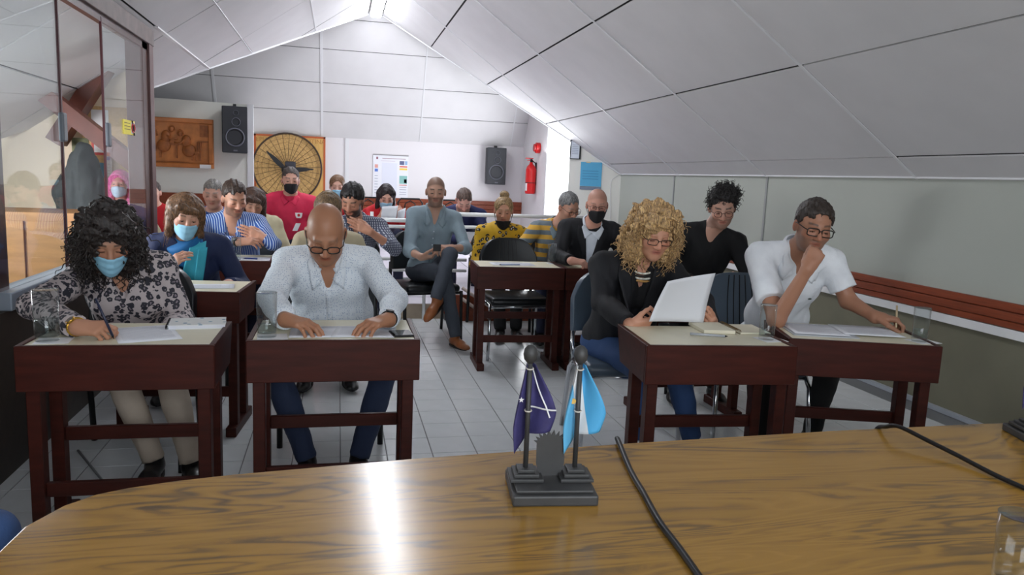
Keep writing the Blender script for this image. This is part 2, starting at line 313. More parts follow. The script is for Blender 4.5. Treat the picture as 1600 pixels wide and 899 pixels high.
# small side room behind the glass
wallp('wall_side_room', [(-3.2, 7.3, 0), (-1.66, 7.3, 0), (-1.66, 7.3, 2.4), (-3.2, 7.3, 1.4)], (0, .1, 0), mat('warm_cream_paint', (232, 214, 188), .6))
bm1 = MB().bar(aty(88, 222, 7.1), aty(182, 78, 7.1), .12, .19, (0, 1, 0)); tag(bm1.build('roof_beam', mat('mahogany_beam', (96, 48, 36), .45, var=.2, vscale=6)), 'red-brown roof beam behind the glass rising to the right', 'beam')
bm2 = MB().bar(aty(20, 108, 6.75), aty(225, 268, 6.75), .12, .17, (0, 1, 0)); tag(bm2.build('roof_beam', MATS['mahogany_beam']), 'red-brown roof brace behind the glass sloping down to the right', 'beam')
# ------------------------------------------------------------------ furniture
m_desk = mat('dark_mahogany', (64, 24, 16), .45, spec=.28, var=.28, vscale=4, stretch=(1.2, 9, 9), bump=.04, bscale=30)
m_cream = mat('cream_laminate', (228, 222, 196), .35, var=.02)
m_vinyl = mat('black_vinyl', (24, 27, 30), .32, bump=.06, bscale=180)
m_bluevinyl = mat('slate_vinyl', (70, 84, 98), .35, bump=.06, bscale=180)
m_chrome = mat('chrome', (196, 198, 202), .16, 1)
m_btube = mat('black_steel', (22, 22, 24), .35, .3)
DW = .318
def make_desk(label, loc, rz, D=.42):
    t = thing('desk', label, 'desk', loc, rz, 'desks of the meeting room')
    z1 = .752
    MB().box(-DW, DW, 0, .02, .592, z1).build('front_panel', m_desk, t, bev=.003, seg=1)
    for s in (-1, 1):
        x0, x1 = sorted((s*DW, s*(DW-.02))); MB().prism([(x0, .02, .594), (x0, D-.07, .60), (x0, D, z1+.004), (x0, .02, z1)], (x1-x0, 0, 0)).build('side_panel', m_desk, t, bev=.002, seg=1)
    MB().box(-DW+.02, DW-.02, .02, D, .722, z1-.004).build('desktop', m_cream, t)
    MB().box(-DW+.02, DW-.02, .02, D-.06, .60, .612).build('shelf', m_desk, t)
    for s in (-1, 1):
        x = s*(DW-.042)
        for y in (.052, .25): MB().box(x-.022, x+.022, y-.027, y+.027, .05, .594).build('leg', m_desk, t, bev=.003, seg=1)
        MB().box(x-.026, x+.026, -.03, .36, 0, .052).build('foot', m_desk, t, bev=.004, seg=1)
    for z, y in ((.36, .25), (.222, .052)): MB().box(-DW+.064, DW-.064, y-.012, y+.012, z-.026, z+.026).build('stretcher', m_desk, t, bev=.003, seg=1)
    return t
def desk_from(label, fl_, fr_, D=.42):
    a = np.array(fl_, float); b = np.array(fr_, float); c = (a+b)/2; return make_desk(label, (c[0], c[1], 0), math.atan2(b[1]-a[1], b[0]-a[0]), D)
desks = dict(
 A=desk_from('dark wooden desk of the curly-haired woman in blue mask, beside the glass partition', (-1.06, 2.775), (-.425, 2.765)),
 B=desk_from('dark wooden desk with the phone, in front of the bald man in white shirt', (-.327, 2.832), (.31, 2.83)),
 C=desk_from('dark wooden desk with the open spiral notebook, before the blonde woman', (1.185, 2.695), (1.818, 2.645)),
 D=desk_from('turned dark wooden desk of the man in white polo, nearest the wall rail', (1.875, 2.80), (2.485, 2.615)),
 E=desk_from('dark wooden desk before the woman with teal scarf, second row left', (-1.118, 4.02), (-.484, 3.958)),
 F=desk_from('dark wooden desk in front of the man in blue striped shirt', (-1.07, 5.30), (-.438, 5.32)),
 G=desk_from('dark wooden desk in front of the empty black armchair', (.958, 5.19), (1.593, 5.165)),
 H=desk_from('dark wooden desk under the hand of the man in black blazer', (1.605, 5.165), (2.24, 5.165)),
 I=desk_from('dark wooden desk in front of the man in black sweater', (1.745, 3.95), (2.378, 3.955)))
def make_chair(label, loc, rz, kind='chrome', padc=None, cat='chair', group='chairs of the meeting room'):
    t = thing('chair', label, cat, loc, rz, group); pad = padc or m_vinyl; tm = m_chrome if kind == 'chrome' else m_btube
    w = .235; sz = .44
    s = MB().box(-w, w, -.22, .21, sz-.03, sz+.035).build('seat', pad, t, smooth=True, bev=.03, seg=4)
    def bk(i, j):
        a = (i-.5)*2; hgt = .56+.33*j; x = a*(w+.005-.07*max(0, j-.55)**1.2*1.4); y = .235+.09*j-.06*a*a*(.4+.6*j)
        rnd = .07*abs(a)**4*(j > .5)*(j-.5)*2
        return (x, y, hgt-rnd)
    b = MB().grid(bk, 20, 12).build('backrest', pad, t, smooth=True, solid=.045); bv = b.modifiers.new('b', 'BEVEL'); bv.width = .016; bv.segments = 3
    if kind == 'chrome':
        for k in range(-2, 3):
            if abs(k) < 3: MB().tube([np.array(bk(.5+k*.075, j))+np.array([0, -.024, 0]) for j in np.linspace(.1, .97, 8)], .003, 5).build('backrest_seam', mat('vinyl_seam', (12, 13, 15), .5), b)
    r = .0125
    for sgn in (-1, 1):
        x = sgn*(w+.012)
        if kind == 'chrome':
            MB().tube([(x+sgn*.01, -.25, 0), (x, -.235, .2), (x-sgn*.004, -.215, .36), (x-sgn*.01, -.17, .41), (x-sgn*.012, .12, .42), (x-sgn*.004, .2, .36), (x, .235, .2), (x+sgn*.01, .27, 0)], r, 10).build('leg_frame', tm, t, smooth=True)
            MB().tube([(x-sgn*.02, .17, .41), (x-sgn*.02, .235, .5), (x-sgn*.025, .27, .62)], r, 8).build('back_support', tm, t, smooth=True)
        else:
            MB().tube([(x, -.22, 0), (x, -.2, .42)], r*1.15, 8).build('leg', tm, t, smooth=True)
            MB().tube([(x, .26, 0), (x, .21, .42), (x-sgn*.01, .26, .62)], r*1.15, 8).build('leg', tm, t, smooth=True)
    MB().tube([(-w-.01, -.17, .4), (w+.01, -.17, .4)], r*.9, 8).build('seat_rail', tm, t, smooth=True); MB().tube([(-w-.01, .14, .4), (w+.01, .14, .4)], r*.9, 8).build('seat_rail', tm, t, smooth=True)
    return t
make_chair('black vinyl armchair standing empty behind its desk in mid room', (1.36, 5.72, 0), .02, 'chrome')
make_chair('chrome-legged black chair under the blonde woman in blazer', (1.47, 3.66, 0), -.12, 'chrome', m_bluevinyl)
make_chair('slate-backed chair under the man in white polo shirt', (2.2, 3.62, 0), -.2, 'chrome', m_bluevinyl)
make_chair('dark chair under the curly-haired woman in leopard blouse', (-.93, 3.71, 0), .0, 'tube')
make_chair('dark chair under the bald man in white shirt', (-.03, 3.98, 0), 0, 'tube')
make_chair('black tube chair under the man in grey shirt with crossed legs', (.73, 6.36, 0), .22, 'tube')
make_chair('dark chair under the woman with teal scarf', (-.92, 5.1, 0), 0, 'tube')
make_chair('dark chair under the man in black sweater', (2.38, 4.72, 0), 0, 'tube')
make_chair('slate-backed chair under the man in black blazer', (1.96, 5.85, 0), 0, 'chrome', m_bluevinyl)
make_chair('dark chair under the man in blue striped shirt', (-.74, 6.1, 0), 0, 'tube')
make_chair('dark chair under the woman in yellow leopard blouse', (1.45, 6.72, 0), 0, 'tube')
make_chair('dark chair under the man in striped yellow polo', (1.9, 6.42, 0), 0, 'tube')
make_chair('dark chair under the bearded man in checked shirt', (.1, 6.2, 0), 0, 'tube')
# ------------------------------------------------------------------ oval meeting table in the foreground
m_table, nt, b, mp = nodes_of('walnut_laminate', .19); mp.inputs['Scale'].default_value = (.55, 3.6, 1); mp.inputs['Rotation'].default_value = (0, 0, -.05)
n1 = nt.nodes.new('ShaderNodeTexNoise'); n1.inputs['Scale'].default_value = 1.6; n1.inputs['Detail'].default_value = 3; nt.links.new(mp.outputs[0], n1.inputs['Vector'])
n2 = nt.nodes.new('ShaderNodeTexNoise'); n2.inputs['Scale'].default_value = 3.2; n2.inputs['Detail'].default_value = 8; n2.inputs['Roughness'].default_value = .68; n2.inputs['Distortion'].default_value = 1.6; nt.links.new(mp.outputs[0], n2.inputs['Vector'])
n1.inputs['Distortion'].default_value = .7
n3 = nt.nodes.new('ShaderNodeTexNoise'); n3.inputs['Scale'].default_value = 2.3; n3.inputs['Detail'].default_value = 2; nt.links.new(mp.outputs[0], n3.inputs['Vector'])
rg = math_(nt, 'FRACT', math_(nt, 'ADD', math_(nt, 'MULTIPLY', n1.outputs[0], 16.0), math_(nt, 'MULTIPLY', n2.outputs[0], .9))); rg = math_(nt, 'MULTIPLY', math_(nt, 'ABSOLUTE', math_(nt, 'SUBTRACT', rg, .5)), 2.0)
rg = math_(nt, 'MAXIMUM', rg, math_(nt, 'MULTIPLY_ADD', n3.outputs[0], 3.2, -1.35))
f_ = math_(nt, 'ADD', math_(nt, 'MULTIPLY', math_(nt, 'MINIMUM', rg, 1.0), .30), math_(nt, 'MULTIPLY', n2.outputs[0], .50))
o_ = ramp(nt, f_, [(.19, (98, 78, 50)), (.28, (128, 98, 52)), (.38, (160, 120, 52)), (.60, (174, 131, 58))]); nt.links.new(o_, b.inputs['Base Color']); b.inputs['Specular IOR Level'].default_value = .5
tt = thing('meeting_table', 'long walnut-laminate meeting table with rounded corner in the foreground', 'table', (1.3, 1.1, 0))
edge = [(-.53, 1.0), (-.53, 1.29), (-.524, 1.38), (-.49, 1.458), (-.447, 1.504), (-.397, 1.528), (-.321, 1.551), (-.213, 1.572), (.188, 1.62), (.726, 1.66), (1.285, 1.688), (1.903, 1.70), (3.0, 1.70), (3.1, 1.6), (3.1, .5), (3.0, .42), (-.42, .42), (-.5, .5)]
MB().prism([(x-1.3, y-1.1, .715) for x, y in edge], (0, 0, .035)).build('tabletop', m_table, tt, bev=.004)
for x in (-1.2, 1.3): MB().box(x-.03, x+.03, -.35, .3, 0, .715).build('leg_panel', m_table, tt)
MB().box(-1.2, 1.3, .0, .03, .3, .715).build('modesty_panel', m_table, tt)
cable_ = MB().tube([(-.98, 1.95, .008), (-.93, 2.2, .008), (-.96, 2.45, .008), (-.9, 2.7, .008), (-.85, 3.0, .008), (-.98, 3.4, .01), (-1.2, 3.8, .01)], .006, 6).build('floor_cable', mat('pale_cable', (150, 152, 156), .5), smooth=True); tag(cable_, 'pale cable on the floor under the nearest left desk', 'cable')
# ------------------------------------------------------------------ white railing at the platform edge
rl = thing('railing', 'white tubular railing along the edge of the raised rear platform', 'railing', (1.3, 7.1, PZ))
o = np.array([1.3, 7.1, PZ]); YR = 7.1
def railbar(x0, x1, z, r=.016, y=YR): MB().tube([(x0-o[0], y-o[1], z-o[2]), (x1-o[0], y-o[1], z-o[2])], r, 8).build('rail', m_white, rl, smooth=True)
zt_ = aty(800, 337.5, YR)[2]; zm_ = aty(800, 357, YR)[2]
for x0, x1 in ((1.05, 2.35), ): railbar(x0, x1, zt_, .02); railbar(x0, x1, zm_)
ztl_ = aty(615, 344, 8.0)[2]; zml_ = aty(615, 355, 8.0)[2]
railbar(.3, 1.05, aty(612, 344, YR)[2], .02); railbar(.3, 1.05, aty(612, 354, YR)[2])
for yy in (405, 422): railbar(.3, 1.2, aty(630, yy, YR)[2])
for x, z0 in ((.3, .0), (.8, .0), (2.33, PZ)): MB().tube([(x-o[0], 0, z0-o[2]), (x-o[0], 0, zt_-o[2])], .016, 8).build('post', m_white, rl, smooth=True)
MB().tube([aty(731, 392, 7.0)-o, aty(757, 413, 6.7)-o, aty(758, 424, 6.7)-o], .018, 8).build('handrail', m_white, rl, smooth=True)
for a, b_ in (((722, 450), (792, 497)), ((722, 467), (765, 498))): MB().tube([aty(*a, 7.0)-o, aty(*b_, 6.95)-o], .016, 8).build('handrail', mat('beige_paint', (206, 188, 178), .4), rl, smooth=True)
# chairs along the rear wall: black tube hoops
def hoop_chair(label, x, y):
    t = thing('tube_chair', label, 'chair', (x, y, PZ), 0, 'chairs along the rear wall'); w = .2
    MB().tube([(-w, .2, .45), (-w, .2, .66), (-w+.05, .2, .72), (w-.05, .2, .72), (w, .2, .66), (w, .2, .45)], .014, 8).build('back_hoop', m_btube, t, smooth=True)
    MB().tube([(-.1, .2, .5), (-.08, .2, .64), (0, .2, .69), (.08, .2, .64), (.1, .2, .5)], .01, 8).build('back_arch', m_btube, t, smooth=True)
    MB().box(-w, w, -.2, .2, .42, .46).build('seat', m_vinyl, t, bev=.015)
    for sx in (-1, 1):
        for sy in (-1, 1): MB().tube([(sx*w*.95, sy*.19, 0), (sx*w*.95, sy*.19, .43)], .012, 6).build('leg', m_btube, t, smooth=True)
for lab, px_ in (('black hoop-backed chair by the rear wall, behind the reading woman in red', 575), ('black hoop-backed chair by the rear wall, left of the grey-shirted man', 641), ('black hoop-backed chair by the rear wall, between the grey-shirted and navy-sweatered men', 704)):
    q = aty(px_, 312, 12.55); hoop_chair(lab, q[0], 12.35)
# ------------------------------------------------------------------ ceiling lights along the ridge
m_tubelight = mat('lit_tube', (255, 255, 255), .4, emit=(244, 248, 255), estr=22.0)
for k, (y0, lab) in enumerate(((9.75, 'white fluorescent light at the far end of the ceiling ridge'), (7.62, 'fluorescent ridge light above the middle of the room'), (5.6, 'fluorescent ridge light above the front desks'))):
    t = thing('ceiling_light', lab, 'light', (.51, y0, RZ), 0, 'ridge lights')
    MB().box(-.085, .085, 0, 1.95, -.05, .0).build('housing', m_white, t, bev=.006)
    MB().box(-.075, .075, .02, 1.93, -.085, -.05).build('diffuser', m_tubelight, t, bev=.012)
# ------------------------------------------------------------------ wall things
def speaker(label, px_, w, hh, Y, rz=0):
    c = aty(*px_, Y); t = thing('loudspeaker', label, 'speaker', (c[0], Y, c[2]), rz, 'wall loudspeakers')
    MB().box(-w, w, -.26, -.03, -hh, hh).build('cabinet', mat('charcoal_laminate', (44, 46, 52), .5), t, bev=.01)
    mg = mat('speaker_ring', (96, 98, 108), .4); mk = mat('speaker_cone', (24, 25, 30), .5)
    for dx, dz, r in ((0, -.33*hh, .72*w), (.1*w, .33*hh, .33*w), (.1*w, .72*hh, .2*w)):
        d = MB().tube([(dx+r*math.cos(a), -.268, dz+r*math.sin(a)) for a in np.linspace(0, 2*PI, 28, endpoint=False)], r*.09, 6, closed=True).build('driver', mg, t, smooth=True)
        prof = [(r*.95, 0), (r*.6, .03), (r*.28, .045), (.001, .03)]
        mb = MB()
        for (r0, y0), (r1, y1) in zip(prof, prof[1:]):
            mb.add([(dx+q*math.cos(a), -.266+yy, dz+q*math.sin(a)) for q, yy in ((r0, y0*.4), (r1, y1*.4)) for a in np.linspace(0, 2*PI, 24, endpoint=False)], [(i, (i+1) % 24, 24+(i+1) % 24, 24+i) for i in range(24)])
        mb.build('cone', mk, d, smooth=True)
    MB().box(-.12*w, .2*w, -.263, -.259, -.93*hh, -.87*hh).build('name_plate', mg, t)
    MB().box(-.02, .02, -.12, 0, hh, hh+.04).build('bracket', m_btube, t)
speaker('black loudspeaker between the carved picture and the propeller panel', (367, 204), .158, .30, YL, .12)
speaker('black loudspeaker on the rear wall beside the fire extinguisher', (772.5, 260), .165, .31, YB, -.06)
# carved wooden picture
a0 = aty(247, 183, YL); a1 = aty(335, 264, YL); pw = (a1[0]-a0[0]+.25)/2; ph = (a0[2]-a1[2])/2; pc = np.array([a1[0]-pw, YL-.03, (a0[2]+a1[2])/2])
m_carv = mat('carved_cedar', (192, 120, 62), .45, var=.25, vscale=8, bump=.2, bscale=40); m_cfr = mat('cedar_frame', (186, 112, 56), .4, var=.15, vscale=8)
t = thing('carved_picture', 'framed wood carving of figures at a table on the left wall', 'picture', pc)
MB().box(-pw, pw, -.0, .02, -ph, ph).build('panel', m_carv, t)
for n_, bx in (('frame_bar', (-pw, pw, -.05, .0, ph-.06, ph)), ('frame_bar', (-pw, pw, -.05, .0, -ph, -ph+.06)), ('frame_bar', (pw-.06, pw, -.05, .0, -ph+.06, ph-.06)), ('frame_bar', (-pw, -pw+.06, -.05, .0, -ph+.06, ph-.06))): MB().box(*bx).build(n_, m_cfr, t, bev=.012)
m_cd = mat('carved_cedar_dark', (156, 92, 46), .5, var=.3, vscale=14, bump=.3, bscale=50)
def fig(x, z, s, lean):
    f = MB(); f.sphere((x+lean*.1*s, -.02, z+.2*s), (.045*s, .03, .055*s), 12, 8); f.sphere((x, -.015, z+.06*s), (.085*s, .035, .12*s), 12, 8); f.sphere((x-lean*.03, -.012, z-.1*s), (.12*s, .04, .12*s), 12, 8)
    f.tube([(x, -.03, z+.1*s), (x+lean*.1*s, -.045, z+.02*s), (x+lean*.2*s, -.04, z+.03*s)], .022*s, 6); f.build('carved_figure', m_cd, t, smooth=True)
    MB().tube([(x+lean*.1*s+.06*s*math.cos(a), -.012, z+.215*s+.06*s*math.sin(a)) for a in np.linspace(0, 2*PI, 20, endpoint=False)], .006, 5, closed=True).build('carved_halo', m_cfr, t, smooth=True)
fig(-.12, .03, .72, 1); fig(.13, -.02, .72, -1)
f = MB(); f.box(-.22, .04, -.03, 0, -.03, -.005); f.box(-.2, -.18, -.03, 0, -.2, -.03); f.box(.0, .02, -.03, 0, -.2, -.03); f.build('carved_table', m_cd, t)
f = MB(); f.box(.19, .31, -.03, 0, -.13, -.11)
for q in (.2, .25, .3): f.box(q-.008, q+.008, -.025, 0, -.22, -.12)
for q in (.26, .285, .31): f.box(q-.005, q+.005, -.025, 0, -.12, .02)
f.build('carved_chair', m_cd, t)
f = MB(); f.box(.27, .42, -.02, 0, .02, .035); f.box(.3, .42, -.012, 0, .09, .24); f.box(.32, .35, -.02, 0, .11, .22); f.box(.37, .40, -.02, 0, .11, .22); f.build('carved_window', m_cd, t)
f = MB(); f.tube([(-.33+.1*math.cos(a), -.012, .08+.15*math.sin(a)) for a in np.linspace(0, PI, 14)], .012, 6); f.sphere((-.34, .0, -.08), (.1, .03, .11), 12, 8); f.build('carved_oven', m_cd, t, smooth=True)
MB().prism([(-pw+.07, -.0, -ph+.07), (.0, -.0, -.24), (.2, -.0, -ph+.07)], (0, -.015, 0)).build('carved_ground', m_cd, t)
MB().box(pw-.17, pw-.03, -.056, -.05, -ph+.0, -ph+.05).build('title_card', m_white, t)
# propeller and wicker disc on a wooden panel
b0 = aty(397, 209, YB); b1 = aty(508, 330, YB); c = np.array([(b0[0]+b1[0])/2, YB-.07, 0]); hw = (b1[0]-b0[0])/2; z1 = b0[2]; z0 = .6
t = thing('propeller_panel', 'wooden panel with black propeller over a round wire-spoked wicker disc', 'wall decoration', (c[0], c[1], 1.5))
m_ply = mat('golden_plywood', (214, 170, 98), .5, var=.14, vscale=4, stretch=(6, 1, 1)); m_ob = mat('orange_edge_paint', (186, 92, 46), .5)
MB().box(-hw, hw, 0, .025, z0-1.5, z1-1.5).build('board', m_ply, t)
MB().box(-hw, -hw+.035, -.006, .0, z0-1.5, z1-1.5).box(hw-.03, hw, -.006, 0, z0-1.5, z1-1.5).box(-hw, hw, -.006, 0, z1-1.5-.03, z1-1.5).build('board_edge', m_ob, t)
dc = aty(449.5, 262, YB-.08)-np.array([c[0], c[1], 1.5]); R = .535
MB().add([(dc[0]+R*math.cos(a), -.02, dc[2]+R*math.sin(a)*1.02) for a in np.linspace(0, 2*PI, 48, endpoint=False)], [tuple(range(48))]).build('wicker_disc', mat('wicker_tan', (196, 158, 100), .6, var=.25, vscale=40), t)
m_wire = mat('dark_wire', (62, 46, 36), .5)
MB().tube([(dc[0]+R*math.cos(a), -.05, dc[2]+R*math.sin(a)*1.02) for a in np.linspace(0, 2*PI, 48, endpoint=False)], .014, 6, closed=True).build('rim', m_wire, t, smooth=True)
for k in range(30):
    a = 2*PI*k/30+.05; MB().tube([(dc[0]+.09*math.cos(a), -.06, dc[2]+.09*math.sin(a)), (dc[0]+R*math.cos(a), -.045, dc[2]+R*math.sin(a)*1.02)], .003, 4).build('spoke', m_wire, t)
for rr in (.2, .3, .4, .47): MB().tube([(dc[0]+rr*math.cos(a), -.028, dc[2]+rr*math.sin(a)) for a in np.linspace(0, 2*PI, 40, endpoint=False)], .0025, 4, closed=True).build('ring_wire', mat('tan_wire', (170, 132, 84), .6), t)
m_prop = mat('black_propeller', (26, 27, 32), .35)
hub = np.array([dc[0]-.02, -.14, dc[2]-.04])
def blade(ang, L):
    ca, sa = math.cos(ang), math.sin(ang); mb = MB(); n = 14; up_ = []; dn = []
    for i in range(n+1):
        q = i/n; r = L*q; wv = (.03+.05*math.sin(min(1, q*1.15)*PI)**.8)*(1-.25*q)+(.0 if q < .96 else -.02)
        up_.append((r, wv*.55)); dn.append((r, -wv*.55))
    poly = up_+dn[::-1]; mb.prism([(hub[0]+x*ca-y*sa, hub[1], hub[2]+x*sa+y*ca) for x, y in poly], (0, .02, 0)); mb.build('blade', m_prop, t, bev=.004, seg=1)
blade(math.radians(136), .42); blade(math.radians(4), .44)
MB().sphere(hub+np.array([0, -.03, 0]), (.07, .07, .07), 14, 10).build('hub', m_prop, t, smooth=True)
e_ = MB().box(hub[0]-.02, hub[0]+.15, hub[1]+.01, hub[1]+.12, hub[2]+.0, hub[2]+.14).build('motor', mat('motor_grey', (60, 60, 68), .4, .4), t, bev=.02)
for dx, s_ in ((-.47, 'REPUBLICA'), (.28, 'ARGENTINA')):
    o = link('lettering', text_mesh(s_, .1, mat('burnt_lettering', (176, 122, 62), .6)), t, (dx*.78+.03 if dx < 0 else dx, -.004, z1-1.5-.085)); o.rotation_euler = (PI/2, 0, 0)
# wall poster
q0 = aty(583, 241, YB); q1 = aty(637, 306, YB); t = thing('wall_poster', 'pale printed poster with coloured picture columns on the rear wall', 'poster', (q0[0], YB-.012, q1[2]-.12)); pw = q1[0]-q0[0]; ph = q0[2]-q1[2]+.12
MB().box(0, pw, 0, .006, 0, ph).build('sheet', mat('poster_paper', (232, 232, 238), .5), t)
MB().box(0, pw, -.008, .008, ph-.012, ph+.004).build('top_rod', mat('poster_rod', (150, 146, 148), .5), t)
def blk(x0, x1, z0, z1, cl): MB().box(x0*pw, x1*pw, -.002, 0, z0*ph, z1*ph).build('print', mat('ink_%d_%d_%d' % cl, cl, .6), t)
for a in ((.75, .88, .80, .88, (96, 104, 140)), (.90, .97, .80, .88, (150, 180, 214)), (.75, .97, .75, .775, (214, 96, 70)), (.75, .97, .69, .73, (236, 204, 86)), (.75, .97, .40, .57, (140, 190, 184)), (.88, .96, .42, .5, (70, 120, 96)), (.75, .97, .365, .38, (206, 96, 80)), (.05, .14, .72, .79, (222, 160, 150)), (.05, .14, .64, .70, (96, 130, 206)), (.09, .14, .9, .95, (150, 96, 110))): blk(*a)
for k in range(7): blk(.05, .14, .55-.06*k, .56-.06*k, (140, 150, 170))
for k in range(4): blk(.76, .95, .32-.05*k, .33-.05*k, (150, 150, 172))
blk(.26, .92, .915, .93, (176, 150, 160)); blk(.22, .62, .865, .875, (206, 196, 210)); blk(.25, .68, .05, .83, (222, 224, 236))
# fire extinguisher and alarm bell on the dormer wall
m_red = mat('signal_red', (206, 30, 32), .28)
e0 = atx(828, 303, 3.05); t = thing('fire_extinguisher', 'red fire extinguisher hanging on the back corner wall', 'extinguisher', (3.05, e0[1], e0[2])); H_ = .48; r = .085
MB().lathe([(.0, 0), (r*.9, 0), (r, .02), (r, H_*.8), (r*.8, H_*.92), (r*.35, H_), (r*.3, H_+.03)], 24).build('cylinder', m_red, t, smooth=True)
MB().lathe([(r+.002, H_*.36), (r+.002, H_*.385)], 24).build('band', mat('dark_band', (90, 20, 22), .5), t)
MB().lathe([(.02, H_+.02), (.024, H_+.06), (.018, H_+.08)], 12).build('valve', m_btube, t)
MB().box(-.1, .03, -.012, .012, H_+.085, H_+.1).box(-.07, .03, -.012, .012, H_+.055, H_+.066).build('lever', m_red, t, bev=.003)
MB().tube([(.02, 0, H_+.05), (.07, 0, H_+.02), (.092, 0, H_*.8), (.095, 0, H_*.3)], .01, 6).build('hose', m_btube, t, smooth=True)
MB().box(-r-.002, -r+.02, -.05, -.0, .05, .17).build('sticker', m_white, t)
MB().box(.083, .09, -.02, .02, H_*.3, H_+.03).build('wall_bracket', m_btube, t)
e1 = atx(843.5, 231.5, 3.14); t = thing('alarm_sounder', 'small round red fire alarm on the back corner wall', 'alarm', (3.14, e1[1], e1[2]))
MB().tube([(-.001, 0, 0), (-.07, 0, 0)], .085, 20).build('base', m_red, t, smooth=False, bev=.006); MB().tube([(-.07, 0, 0), (-.1, 0, 0)], .06, 20).build('grille', mat('dark_red', (170, 22, 26), .4), t)
# notices on the slanted wall
sd = (sb-sa)/np.linalg.norm(sb-sa); sn = np.array([-sd[1], sd[0], 0]); sn = sn if sn[1] < 0 else -sn
def onslant(x, y):
    d = ray(x, y); k = ((sa-CAM)@sn)/(d@sn); return CAM+d*k
rzs = math.atan2(-sd[1], -sd[0])
def sheet(name, label, cat, p0, p1, m, frame=None):
    A_, B_ = onslant(*p0), onslant(*p1); c = (A_+B_)/2; w_ = np.hypot(*(B_-A_)[:2])/2; h_ = abs(A_[2]-B_[2])/2
    t = thing(name, label, cat, c+sn*.006, rzs)
    MB().box(-w_, w_, -.003, .003, -h_, h_).build('sheet', m, t)
    if frame: MB().box(-w_-.012, -w_, -.015, .004, -h_-.012, h_+.012).box(w_, w_+.02, -.015, .004, -h_-.012, h_+.012).box(-w_, w_, -.015, .004, h_, h_+.012).box(-w_, w_, -.015, .004, -h_-.012, -h_).build('frame', frame, t)
    return t, w_, h_
t, w_, h_ = sheet('blue_notice', 'blue printed sheet taped on the wall above the blazer man', 'notice', (908, 253), (939, 292), mat('sky_blue_paper', (88, 172, 212), .6))
MB().box(-w_, w_, -.004, .003, -h_-.05, -h_-.004).build('lower_sheet', mat('grey_paper', (120, 132, 150), .6), t)
for k in range(4): MB().box(-w_*.8, w_*.7, -.0045, -.003, h_*.25-k*h_*.22, h_*.25-k*h_*.22+.006).build('print', mat('blue_ink', (56, 120, 168), .6), t)
MB().box(-w_*.5, -w_*.1, -.006, -.003, h_-.012, h_+.006).build('tape', mat('masking_tape', (222, 206, 170), .6), t)
t, w_, h_ = sheet('framed_certificate', 'small black-framed certificate below the sloping ceiling', 'certificate', (893, 220), (905, 248), mat('certificate_paper', (218, 226, 236), .4), m_btube)
for k in range(6): MB().box(-w_*.7, w_*.7, -.0045, -.003, h_*.5-k*h_*.2, h_*.5-k*h_*.2+.005).build('print', mat('ink_grey', (130, 140, 160), .6), t)
cb = thing('wall_cable', 'thin cable running down the wall beside the blue notice', 'cable', onslant(958, 278))
MB().tube([onslant(968, 272)+sn*.01-onslant(958, 278), onslant(956, 281)+sn*.01-onslant(958, 278), onslant(954, 290)+sn*.01-onslant(958, 278), onslant(954, 400)+sn*.01-onslant(958, 278)], .004, 5).build('cord', m_white, cb, smooth=True)
# ------------------------------------------------------------------ behind the glass
def wall_sheet(name, label, cat, p0, p1, Y, m, th=.004):
    A_, B_ = aty(*p0, Y), aty(*p1, Y); o = MB().box(A_[0], B_[0], Y-th, Y, B_[2], A_[2]).build(name, m); return tag(o, label, cat)
wall_sheet('cork_board', 'tan pin board on the side-room wall behind the glass', 'pin board', (128, 165), (217, 330), 7.29, mat('cork', (206, 172, 124), .8, var=.1, vscale=60), .02)
t = wall_sheet('calendar_sheet', 'white calendar page pinned behind the glass', 'calendar', (142, 171), (170, 200), 7.265, mat('notice_white', (226, 226, 226), .6))
tag(wall_sheet('red_framed_notice', 'white notice with red border behind the glass', 'notice', (143, 222), (168, 243), 7.265, mat('red_border_paper', (200, 84, 80), .6)))
wall_sheet('notice_inner', 'white page inside the red border behind the glass', 'notice', (147, 226), (168, 239), 7.258, MATS['notice_white'])
wall_sheet('photo_print', 'small photo with light blue border behind the glass', 'photo', (146, 254), (163, 278), 7.265, mat('photo_blue', (120, 160, 178), .5))
wall_sheet('portrait_poster', 'poster with dark green print behind the glass brace', 'poster', (112, 215), (140, 262), 7.265, mat('poster_green', (112, 116, 84), .6, var=.6, vscale=14))
t = thing('wooden_cabinet', 'brown wooden cabinet seen through the glass partition', 'cabinet', (-2.2, 6.2, 0))
m_cab = mat('tan_cabinet_wood', (150, 108, 66), .5, var=.15, vscale=5, stretch=(1, 1, 6))
MB().box(-.5, .6, -.25, .3, 0, 1.0).build('carcass', m_cab, t, bev=.004)
for x in (-.49, .06): MB().box(x, x+.53, -.27, -.25, .06, .94).build('door', m_cab, t, bev=.004)
ys = thing('warning_sticker', 'yellow no-smoking sticker on the glass beside the post', 'sticker', atx(202, 199, GX-.018), 0)
oy = np.array(ys.location); A_ = atx(193, 186, GX-.018)-oy; B_ = atx(211, 212, GX-.018)-oy
MB().box(-.001, .001, A_[1], B_[1], B_[2], A_[2]).build('sheet', mat('sticker_yellow', (240, 222, 60), .5), ys)
yc = B_[1]*.55; zc = (A_[2]+B_[2])/2
MB().box(.001, .003, B_[1]*.3, B_[1]*.9, B_[2]*.8, A_[2]*.8).build('white_patch', m_white, ys)
MB().tube([(.004, B_[1]*.6+B_[1]*.26*math.cos(a), zc+A_[2]*.6*math.sin(a)) for a in np.linspace(0, 2*PI, 20, endpoint=False)], .006, 5, closed=True).build('ban_ring', m_red, ys)
MB().bar((.004, B_[1]*.45, zc+.05), (.004, B_[1]*.75, zc-.05), .01, .01).build('cigarette', m_btube, ys)
